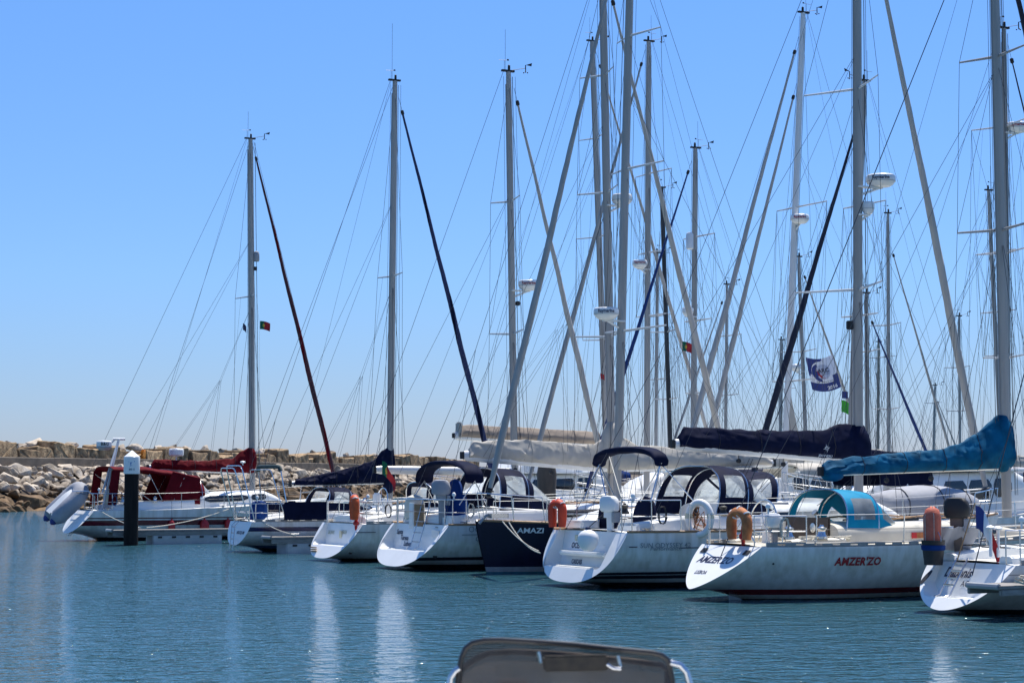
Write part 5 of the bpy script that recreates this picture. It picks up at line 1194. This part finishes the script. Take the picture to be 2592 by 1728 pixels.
# ================================================================== yachts of the rows behind
GB = 'sailing yachts in the rows behind'
H_W = hull_mat('hull_rear_white', [(0, (.02, .02, .03)), (.14, (.02, .04, .12)), (.24, WHITE)])
H_M = hull_mat('hull_rear_maroon', [(0, (.02, .02, .02)), (.14, WHITE), (.22, (.10, .012, .022))])
H_N = hull_mat('hull_rear_navy', [(0, (.02, .02, .02)), (.14, WHITE), (.22, (.012, .018, .06))])
def rear(label, bot, top, Y, flip, J, L, hullm=H_W, w=.22, spr=(), half=1.1, sweep=.18, furls=None, furlm=None, fr=.085, boomc=None, boomz=2.9, boomL=4.6, vane=1, ant=1.0, mastm=None, hood=None, fb=1.45, lines=True, cab=.5, light=True, track=True):
    m = at(bot[0], bot[1], Y); phi = PHI + (math.pi if flip else 0); d = Vector((math.cos(phi), math.sin(phi), 0)); xm = L - J; o = Vector((m.x, Y, 0)) - d * xm
    b = Yacht(label, o.x, o.y, L, L * .3, L * .24, 1.15, fb, .6, .15, phi=phi, group=GB)
    b.hull(hullm, rail=m_alu); b.cabin(L * .33, L * .72, L * .2, L * .13, cab, wins=[(L * .39, L * .5), (L * .52, L * .58)]); b.coaming(1, L * .33, inset=.4, h=.3)
    pm, pt = b.p(*bot), b.p(*top); k = (1.5 - pm.z) / (pt.z - pm.z); w *= .86; fr *= .8; b.mast(pm + (pt - pm) * k, pt, w, w * .62, mat=mastm)
    b.masthead(ant, vane * (-1 if flip else 1), light=light); b.spreaders([b.p(top[0] + (bot[0] - top[0]) * (v - top[1]) / (bot[1] - top[1]), v).z for v in spr], half, sweep=sweep, rise=.04)
    b.shrouds(); b.backstay(split=.2); b.halyards((.18, .26, -.2))
    if furls is not None: b.furl(furlm, b.mz(pt.z - furls) + Vector((.16, 0, 0)), (L - .3, 0, fb + .25), fr, turns=14)
    else: b.wire([b.mt0, (L - .2, 0, fb + .1)], 'forestay')
    if boomc:
        x = b.mb0.x - .15; b.boom((x - boomL, 0, boomz + .05), (x, 0, boomz)); b.cover([(0, .2), (.08, .36), (.5, .42), (.85, .52), (1, .75)], boomc, seed=len(label), f1=1.04); b.lazyjacks(pt.z * .62, (.2, .55, .8))
    b.stanchions(1.6, L - 1, 5); b.pushpit(1.5); b.pulpit()
    if hood: b.hood(L * .28, L * .44, L * .2, 1.0, hood, zd=1.55, lean=.3)
    return b
bb = rear('tall mast yacht with brown beige boom cover behind the cream covered boom', (1534, 1102), (1499, 105), 84, False, 6.4, 14.6, w=.32, spr=(600, 860, 350), half=1.5, furls=.4, furlm=[m_sailw], fr=.09)
bb.boom(bb.p(1150, 1102), bb.p(1515, 1122), r=(.12, .19), mat=m_mastw); bb.cover([(0, .42), (.1, .48), (.5, .5), (1, .5)], m_beige, f0=.025, f1=1.0, w0=.4, w1=.5, seed=21, wr=.035); bb.lazyjacks(13, (.15, .5, .8))
be = bb.bm[0]; MB().box(be + (bb.bm[1] - be) * .03 + Vector((0, 0, .25)), (.14, .42, .62)).build('cover_end', m_crmcv, bb.root, bevel=.05)
b = rear('yacht with long grey furled headsail and small radar left of its mast', (1637, 1140), (1642, 105), 78, True, 5.8, 13.4, w=.30, spr=(440, 800, 640), half=1.35, furls=.35, furlm=[m_sailg], fr=.105, boomc=m_navy, vane=1); b.radar(b.mz(b.p(1635, 680).z) + Vector((.42, .1, 0)), .3, 'Raymarine', m_inkr)
MB().ball(b.mz(3.1), .24, sq=(.9, .9, 1.4)).build('mast_wrap', m_navy, b.root)
b = rear('yacht with bright blue furled headsail and white radar reflector', (1755, 1080), (1760, 375), 76, True, 5.2, 11.6, w=.28, spr=(600, 812, 995), half=1.1, furls=.5, furlm=[m_saild, m_saild], fr=.085, boomc=m_crmcv, vane=1); bC = b
MB().lathe([(.10, 0), (.145, .04), (.145, .6), (.10, .66), (.02, .68)], b.mz(b.p(1750, 632).z) + Vector((.22, 0, 0)), 14).build('radar_reflector', m_white, b.root)
b.radar(b.mz(b.p(1756, 800).z) + Vector((.35, .1, 0)), .22)
arc = [(1.3 * math.copysign(abs(math.cos(a)) ** .7, math.cos(a)), 2.55 + .45 * math.sin(a) ** .7) for a in [math.pi * k / 24 for k in range(25)]]
b.bimini((1.5, arc), 1.6, .14, m_crmcv, [(1.2, 1.4, 1.7), (1.9, 1.4, 1.7)])
b = rear('large yacht with two white furled headsails leading left from its white mast', (1989, 1120), (2033, 33), 70, True, 5.0, 13.0, w=.30, spr=(525, 965), half=1.5, furls=.9, furlm=[m_sailw], fr=.11, boomc=m_crmcv, mastm=m_mastw, vane=1, boomz=3.1); bD = b
b.furl([m_sailw], b.mz(b.mt0.z - 2.6) + Vector((.16, 0, 0)), (11.9, 0, 1.7), .078, turns=12); b.radar(b.mz(b.p(2010, 568).z) + Vector((.0, .32, 0)), .33, 'Raymarine', m_inkr)
MB().loft([[b.mz(3.0 + 0) + Vector((-.2 - .55 * (1 - f), y * (1 - f * .6), 2.6 * f)) for y in (-.12, .12)] + [b.mz(3.0) + Vector((-.15, y * (1 - f * .6), 2.6 * f)) for y in (.12, -.12)] for f in (0, .5, 1)]).build('staysail_bag', m_crmcv, b.root)
b = rear('yacht with dark navy furled headsail crossing behind the navy boom cover', (2153, 1100), (2188, 205), 66, True, 4.6, 11.4, w=.26, spr=(520, 800), half=1.15, furls=1.2, furlm=[m_sailn, m_sailn, m_sailw], fr=.115, vane=-1, boomc=m_navy)
b = rear('yacht with slender black mast behind the cream furled headsails', (1697, 1130), (1675, 475), 92, False, 4.6, 11.0, w=.26, spr=(840, 1010), half=1.2, mastm=m_black, ant=0, light=False, vane=1)
b = rear('yacht with thin blue grey mast right of the navy boom, headsail furled to the right', (2250, 1130), (2248, 540), 95, False, 4.8, 11.0, w=.22, spr=(823, 1035), half=1.2, furls=1.6, furlm=[m_sailg], fr=.07, boomc=m_blue, vane=1)
b = rear('small yacht with short brownish mast beyond the blue grey one', (2222, 1120), (2224, 865), 128, True, 4.2, 9.6, w=.24, spr=(905, ), half=1.4, mastm=M('weathered_spar', (.30, .26, .20), .6, var=.2), boomc=m_crmcv, ant=.6)
b = rear('small distant yacht with the lowest mast above the teal boom cover', (2364, 1120), (2367, 975), 150, False, 4.0, 9.0, w=.24, spr=(1020,), half=1.0, ant=.8, furls=1.0, furlm=[m_sailw], fr=.08)
b = rear('yacht with grey mast and white furled headsail left of the navy boom mast', (2040, 1110), (2022, 650), 100, False, 5.0, 11.5, w=.24, spr=(890,), half=1.5, furls=.6, furlm=[m_sailw, m_sailg], fr=.085, boomc=m_blue); bJ = b; b.radar(b.mz(b.p(2016, 938).z) + Vector((-.5, 0, 0)), .3)
b = rear('yacht with low dark topped mast beside the navy furled headsail', (1975, 1110), (1978, 860), 118, True, 4.4, 10, w=.28, spr=(985,), half=1.2, boomc=m_teal, mastm=m_alu)
b = rear('yacht with radar on a dark grey mast at the right edge', (2552, 1150), (2541, 72), 62, False, 5.0, 12.0, w=.26, spr=(320, 640, 905), half=1.3, furls=.5, furlm=[m_sailn], fr=.06, vane=1); b.radar(b.mz(b.p(2553, 335).z) + Vector((.42, -.1, 0)), .36, 'Raymarine', m_inkr)
b = rear('yacht with stubby masthead just left of the right edge masts', (2532, 1100), (2502, 482), 84, True, 4.8, 11.0, w=.24, spr=(640, 790, 900), half=1.25, boomc=m_crmcv)
b = rear('maroon hulled yacht with double spreader mast beyond the navy furled headsail', (2196, 1100), (2193, 742), 88, False, 4.6, 10.6, hullm=H_M, w=.26, spr=(890,), half=1.2, furls=1.0, furlm=[m_saild], fr=.08, boomc=m_navy)
b = rear('maroon hulled yacht low behind the white outboard and wheel covers', (1660, 1130), (1664, 640), 96, True, 4.8, 11.4, hullm=H_M, w=.2, spr=(800, 960), half=1.1, boomc=m_maroon)
b = rear('navy hulled yacht half hidden behind the cream furled headsail drum', (1836, 1130), (1840, 720), 104, True, 4.6, 10.8, hullm=H_N, w=.2, spr=(850, 1000), half=1.1, boomc=m_blue, furls=.6, furlm=[m_sailw], fr=.07)
b = rear('white yacht with slim mast low beyond the teal boom cover', (2430, 1120), (2428, 800), 112, False, 4.6, 10.4, w=.2, spr=(930, 1040), half=1.1, boomc=m_blue)

GM = 'motor cruisers moored behind the sailing yachts'
def cruiser(label, u, Y, L, flip, can=None, fly=True, phi=None, hullm=None, arch=True):
    phi = PHI + (math.pi if flip else 0) if phi is None else phi; X = (u - 1296) / F * Y; d = Vector((math.cos(phi), math.sin(phi), 0)); o = Vector((X, Y, 0)) - d * L * .5
    b = Yacht(label, o.x, o.y, L, L * .32, L * .29, 1.25, 1.9, .35, .1, n0=3, n1=1.3, rake=1.6, phi=phi, group=GM, name='motor_cruiser', cat='motor cruiser')
    b.hull(hullm or H_W, rail=m_ss); b.cabin(L * .22, L * .78, L * .25, L * .15, 1.35, wins=[(L * .26, L * .36), (L * .37, L * .47), (L * .48, L * .56)], wz=(.42, .82), slope=L * .2, e=.3)
    z = 1.25 + 1.35 + .12; rg = []
    if fly:
        for f, k, h in ((0, .95, 0), (.02, 1, .1), (.1, 1, .42), (.55, 1, .5), (.8, .9, .35), (1, .55, .08)):
            x = L * .2 + L * .36 * f; wd = L * .115 * k; rg.append([Vector((x, -wd, z)), Vector((x, wd, z)), Vector((x, wd * .96, z + h + .02)), Vector((x, wd * .8, z + h + .03)), Vector((x, -wd * .8, z + h + .03)), Vector((x, -wd * .96, z + h + .02))])
        MB().loft(rg).build('flybridge', m_gel, b.root, bevel=.03)
        MB().grid([[Vector((L * .5 + .16 * j - .02 * i * i * .1, y, z + .42 + .28 * (1 - j / 2) - 0)) for y in [(-1 + i / 4) * L * .1 for i in range(9)]] for j in range(3)]).build('wind_deflector', m_glass, b.root)
    MB().box((L * .38, 0, z - .03), (L * .42, L * .25, .07)).build('hardtop', m_gel, b.root, bevel=.03)
    mb = MB(); xa = L * .24
    if arch: mb.tube([(xa, -L * .12, z), (xa + .35, -L * .11, z + 1.0), (xa + .4, -L * .09, z + 1.1), (xa + .4, L * .09, z + 1.1), (xa + .35, L * .11, z + 1.0), (xa, L * .12, z)], .07, 8); mb.build('radar_arch', m_gel, b.root); MB().lathe([(.02, 0), (.24, .01), (.28, .06), (.28, .2), (.2, .24), (.02, .25)], (xa + .4, 0, z + 1.17), 18).build('radar_dome', m_white, b.root)
    if can:
        arc = [(L * .12 * math.copysign(abs(math.cos(a)) ** .5, math.cos(a)), z + .1 - .5 + .5 * math.sin(a) ** .5) for a in [math.pi * k / 20 for k in range(21)]]
        b.bimini((L * .12, arc), L * .2, .12, can, [(L * .06, L * .13, 1.3), (L * .18, L * .13, 1.3)])
    b.stanchions(L * .5, L * .96, 5, h=.7); b.pulpit(h=.72)
    return b
cruiser('white motor cruiser with radar arch beyond the navy bow out yacht', 1325, 100, 11.5, True, m_blue)
cruiser('white flybridge motor cruiser behind the cream covered boom', 1440, 90, 11, False, None)
cruiser('low white motor cruiser with navy cockpit canopy near the right edge', 2470, 54.5, 8.6, False, m_navy, fly=False, arch=False)
cruiser('white motor cruiser with bright blue canopy under the beige awning', 2000, 84, 10, True, m_blue, fly=False)
cruiser('white motor cruiser behind the teal spray hood and covered dinghy', 2290, 72, 11, True, m_greycv, fly=False, arch=False)
cruiser('white motor cruiser far beyond the covered booms on the right', 1860, 118, 11, False, m_teal)
cruiser('white motor cruiser seen under the two white furled headsails', 1700, 82, 9.5, True, m_navy, fly=False)
t = at(1384, 1300, 71.5); o = empty('pontoon_pile', (t.x, 71.5, 0), 0, 'thick brown weathered pile standing between the navy spray hood and red lifebuoy', 'mooring pile')
MB().lathe([(.33, -2), (.33, 2.0), (.36, 2.6), (.30, 2.95), (.1, 3.02), (.01, 3.03)], n=20).build('shaft', M('brown_pile', (.10, .075, .055), .7, var=.35, ns=1.5, stretch=(2, 2, .4)), o)

# ------------------------------------------------------------------ flags in the rigging
flag(b1, b1.loc(at(658, 812, 80.9)), (.42, .34), 'small green and red courtesy flag under the spreader of the leftmost mast', PT, rz=R(-5), wave=.05, droop=.25)
b1.wire([b1.mz(10.0) + Vector((-.1, -.85, 0)), b1.loc(at(657, 830, 80.9)), (7.5, -1.6, 1.5)], 'flag_halyard', .004, m_rope)
flag(b1, b1.loc(at(615, 818, 81.4)), (.14, .28), 'small dark pennant left of the leftmost mast', [(lambda f, g: True, m_inkn)], wave=.02, droop=1)
flag(bC, bC.loc(at(1727, 864, 75.5)), (.36, .36), 'green and red courtesy flag beside the black mast', PT, wave=.05, droop=.3, rz=R(-8))
flag(bC, bC.loc(at(1520, 945, 82)), (.17, .22), 'tiny red pennant left of the tall grey masts', [(lambda f, g: True, m_pred)], wave=.02, droop=.4)
flag(bD, bD.loc(at(2131, 990, 84)), (.26, .3), 'small blue burgee above the lime flag', [(lambda f, g: True, m_fblue)], wave=.03, droop=.05)
flag(bD, bD.loc(at(2130, 1012, 82)), (.32, .5), 'lime green flag left of the navy boom mast', [(lambda f, g: True, m_lime)], wave=.05, droop=.45)
def arcflag():
    P = at(2041, 905, 74); o = empty('flag', P, 0, 'blue and white rally flag with round ARC emblem and year 2016', 'flag'); W, H = 1.08, 1.22
    def mp(a, h, off=0):
        f = a / W; return Vector((a * .93 + .42 * (1 - h / H) * (.55 + .2 * f) - .02, .07 * math.sin(f * 6 + h * 1.4) - off, -(H - h) + .02 - .10 * math.sin(f * 3) + .10 * f * f * 1.2))
    n = 16; mb = MB().grid([[mp(W * i / n, H * (1 - j / n)) for j in range(n + 1)] for i in range(n + 1)])
    for fi in range(len(mb.f)):
        f = (fi // n + .5) / n; g = (fi % n + .5) / n
        mb.m[fi] = 1 if (g > .74) or (f + g < .62) or (f + (1 - g) * .0 > .82 and g > .55) else 0
    c = mb.build('cloth', [m_fwhite, m_fblue], o)
    def disc(name, cx, cy, rx, ry, mat, off, a0=0, a1=2 * math.pi):
        N = 28; vs = [mp(cx, cy, off)] + [mp(cx + rx * math.cos(a0 + (a1 - a0) * k / N), cy + ry * math.sin(a0 + (a1 - a0) * k / N), off) for k in range(N + 1)]
        MB().add(vs, [(0, 1 + k, 2 + k) for k in range(N)]).build(name, mat, c, smooth=False)
    disc('emblem_ring', .50, .72, .37, .40, m_fwhite, .008); disc('emblem_crescent', .44, .70, .30, .33, m_fblue, .014, math.pi * .58, math.pi * 1.55); disc('emblem_disc', .56, .72, .27, .28, m_inkg if False else M('pale_emblem', (.42, .46, .58), .8), .019)
    MB().add([mp(.33, .86, .022), mp(.40, .66, .022), mp(.62, .48, .022), mp(.46, .50, .022), mp(.36, .62, .022)], [(0, 1, 2, 3, 4)]).build('emblem_sail', m_pred, c, smooth=False)
    text('ARC', .22, lambda a, h: mp(.36 + a, .70 + h, .026), m_inkn, c, bold=.02); text('2016', .18, lambda a, h: mp(.60 + a, .06 + h + a * .03, .02), m_fwhite, c, bold=.03)
    text('Atlantic Rally', .055, lambda a, h: mp(.48 + a, .62 + h, .026), m_inkn, c); text('Gran Canaria to Saint', .07, lambda a, h: mp(.24 + a, .34 + h, .02), m_inkn, c, bold=.01)
arcflag()
bD.wire([bD.loc(at(2040, 880, 74)), bD.loc(at(2073, 1250, 74))], 'flag_halyard', .004, m_rope)

# ------------------------------------------------------------------ the launch the photographer stands in: its smoked windscreen
ln = Yacht('small launch in the near foreground with a smoked folding windscreen', .16, .8, 7.4, 2.5, 2.2, .85, 1.05, .2, .05, phi=math.pi / 2, name='launch', cat='launch', group=None)
ln.hull(hull_mat('launch_hull', [(0, (.02, .02, .03)), (.1, WHITE)]), rail=m_rub)
WX = 5.0
def W(u, v, dx=0): q = at(u, v, .8 + WX + dx); return ln.loc(q)
mb = MB(); mb.loft([[Vector((x, y * k, z)) for x, y in ((3.9, -.42), (5.35, -.36), (5.35, .36), (3.9, .42))] for z, k in ((.86, 1.1), (1.62, 1.0), (1.68, .92))]); mb.build('console', m_gel, ln.root, bevel=.04)
def smoked():
    m = bpy.data.materials.new('smoked_acrylic'); m.use_nodes = True; n = m.node_tree; L = n.links; p = n.nodes['Principled BSDF']
    p.inputs['Base Color'].default_value = (.20, .19, .185, 1); p.inputs['Roughness'].default_value = .12; tr = n.nodes.new('ShaderNodeBsdfTransparent'); tr.inputs[0].default_value = (.62, .57, .53, 1)
    t = n.nodes.new('ShaderNodeTexNoise'); t.inputs['Scale'].default_value = 9; t.inputs['Detail'].default_value = 6; mr = n.nodes.new('ShaderNodeMapRange'); mr.inputs[1].default_value = .35; mr.inputs[2].default_value = .7; mr.inputs[3].default_value = .16; mr.inputs[4].default_value = .34
    tc = n.nodes.new('ShaderNodeTexCoord'); L.new(tc.outputs['Object'], t.inputs['Vector']); L.new(t.outputs['Fac'], mr.inputs[0])
    mx = n.nodes.new('ShaderNodeMixShader'); L.new(mr.outputs[0], mx.inputs[0]); L.new(tr.outputs[0], mx.inputs[1]); L.new(p.outputs[0], mx.inputs[2]); L.new(mx.outputs[0], n.nodes['Material Output'].inputs[0]); return m
top = [(1153, 1760), (1160, 1705), (1168, 1662), (1178, 1640), (1194, 1627), (1225, 1620), (1268, 1619), (1360, 1624), (1459, 1631), (1560, 1642), (1650, 1651), (1675, 1657), (1690, 1668), (1697, 1690), (1702, 1720), (1706, 1760)]
o2 = [W(u, v, .0) for u, v in top]; low = [Vector((p.x - .05, p.y * 1.03, 1.64)) for p in (o2[0], o2[-1])]
ring = [low[0]] + o2 + [low[1]]; n_ = len(ring)
wsr = MB().add(ring + [p + Vector((.008, 0, 0)) for p in ring], [tuple(range(n_)), tuple(range(2 * n_ - 1, n_ - 1, -1))] + [(k, k + 1, n_ + k + 1, n_ + k) for k in range(n_ - 1)]).build('windscreen', smoked(), ln.root, smooth=False)
MB().tube(ring, .008, 8).build('edge_seal', M('dark_seal', (.025, .023, .022), .3), wsr)
inner = [(1159, 1760), (1164, 1700), (1176, 1686), (1205, 1665), (1237, 1652), (1300, 1648), (1400, 1653), (1480, 1660), (1600, 1672), (1676, 1682), (1690, 1695)]
ip = [W(u, v, .05) for u, v in inner]; ip = [Vector((ip[0].x, ip[0].y, 1.68))] + ip + [Vector((ip[-1].x, ip[-1].y, 1.68))]
MB().tube(ip, .009, 8).build('bow_frame', M('dull_brown_frame', (.035, .032, .03), .4), wsr)
MB().add(ip, [tuple(range(len(ip)))]).build('inner_panel', vinyl('crazed_vinyl', (.62, .60, .57), .48), wsr, smooth=False)
mb = MB(); a_, c_ = W(1375, 1672, -.03), W(1540, 1681, -.03); mid = (a_ + c_) / 2; mb.box(mid, (.03, abs(a_.y - c_.y), .045), rx=-.02); lt = mb.build('latch_bar', M('brown_latch', (.04, .028, .016), .45, var=.4, ns=40), wsr, bevel=.006)
mb = MB()
for u, v in ((1366, 1664), (1567, 1674)): q = W(u, v, -.03); mb.tube([q + Vector((0, .004, .018)), q - Vector((0, .004, .014))], .006, 8)
mb.tube([W(1536, 1680, -.05), W(1552, 1690, -.05), W(1572, 1692, -.05)], .005, 8); mb.build('latch_end', m_ss, lt)
for side in ((( 1132, 1790), (1140, 1715), (1152, 1697), (1163, 1690)), ((1697, 1676), (1722, 1682), (1738, 1700), (1748, 1735), (1752, 1790))):
    P = [W(u, v, -.02) for u, v in side]; P = P + [Vector((P[-1].x, P[-1].y, 1.5))] if side[0][0] > 1500 else [Vector((P[0].x, P[0].y, 1.5))] + P
    MB().tube(P, .0095, 10).build('grab_rail', m_ss, wsr)
mb = MB(); q = W(1300, 1735, .1); mb.loft([[q + Vector((dx, dy, dz)) for dx, dy in ((-.05, -.045), (.05, -.045), (.05, .045), (-.05, .045))] for dz in (-.16, .018)]); mb.build('instrument', m_rub, ln.root, bevel=.008)
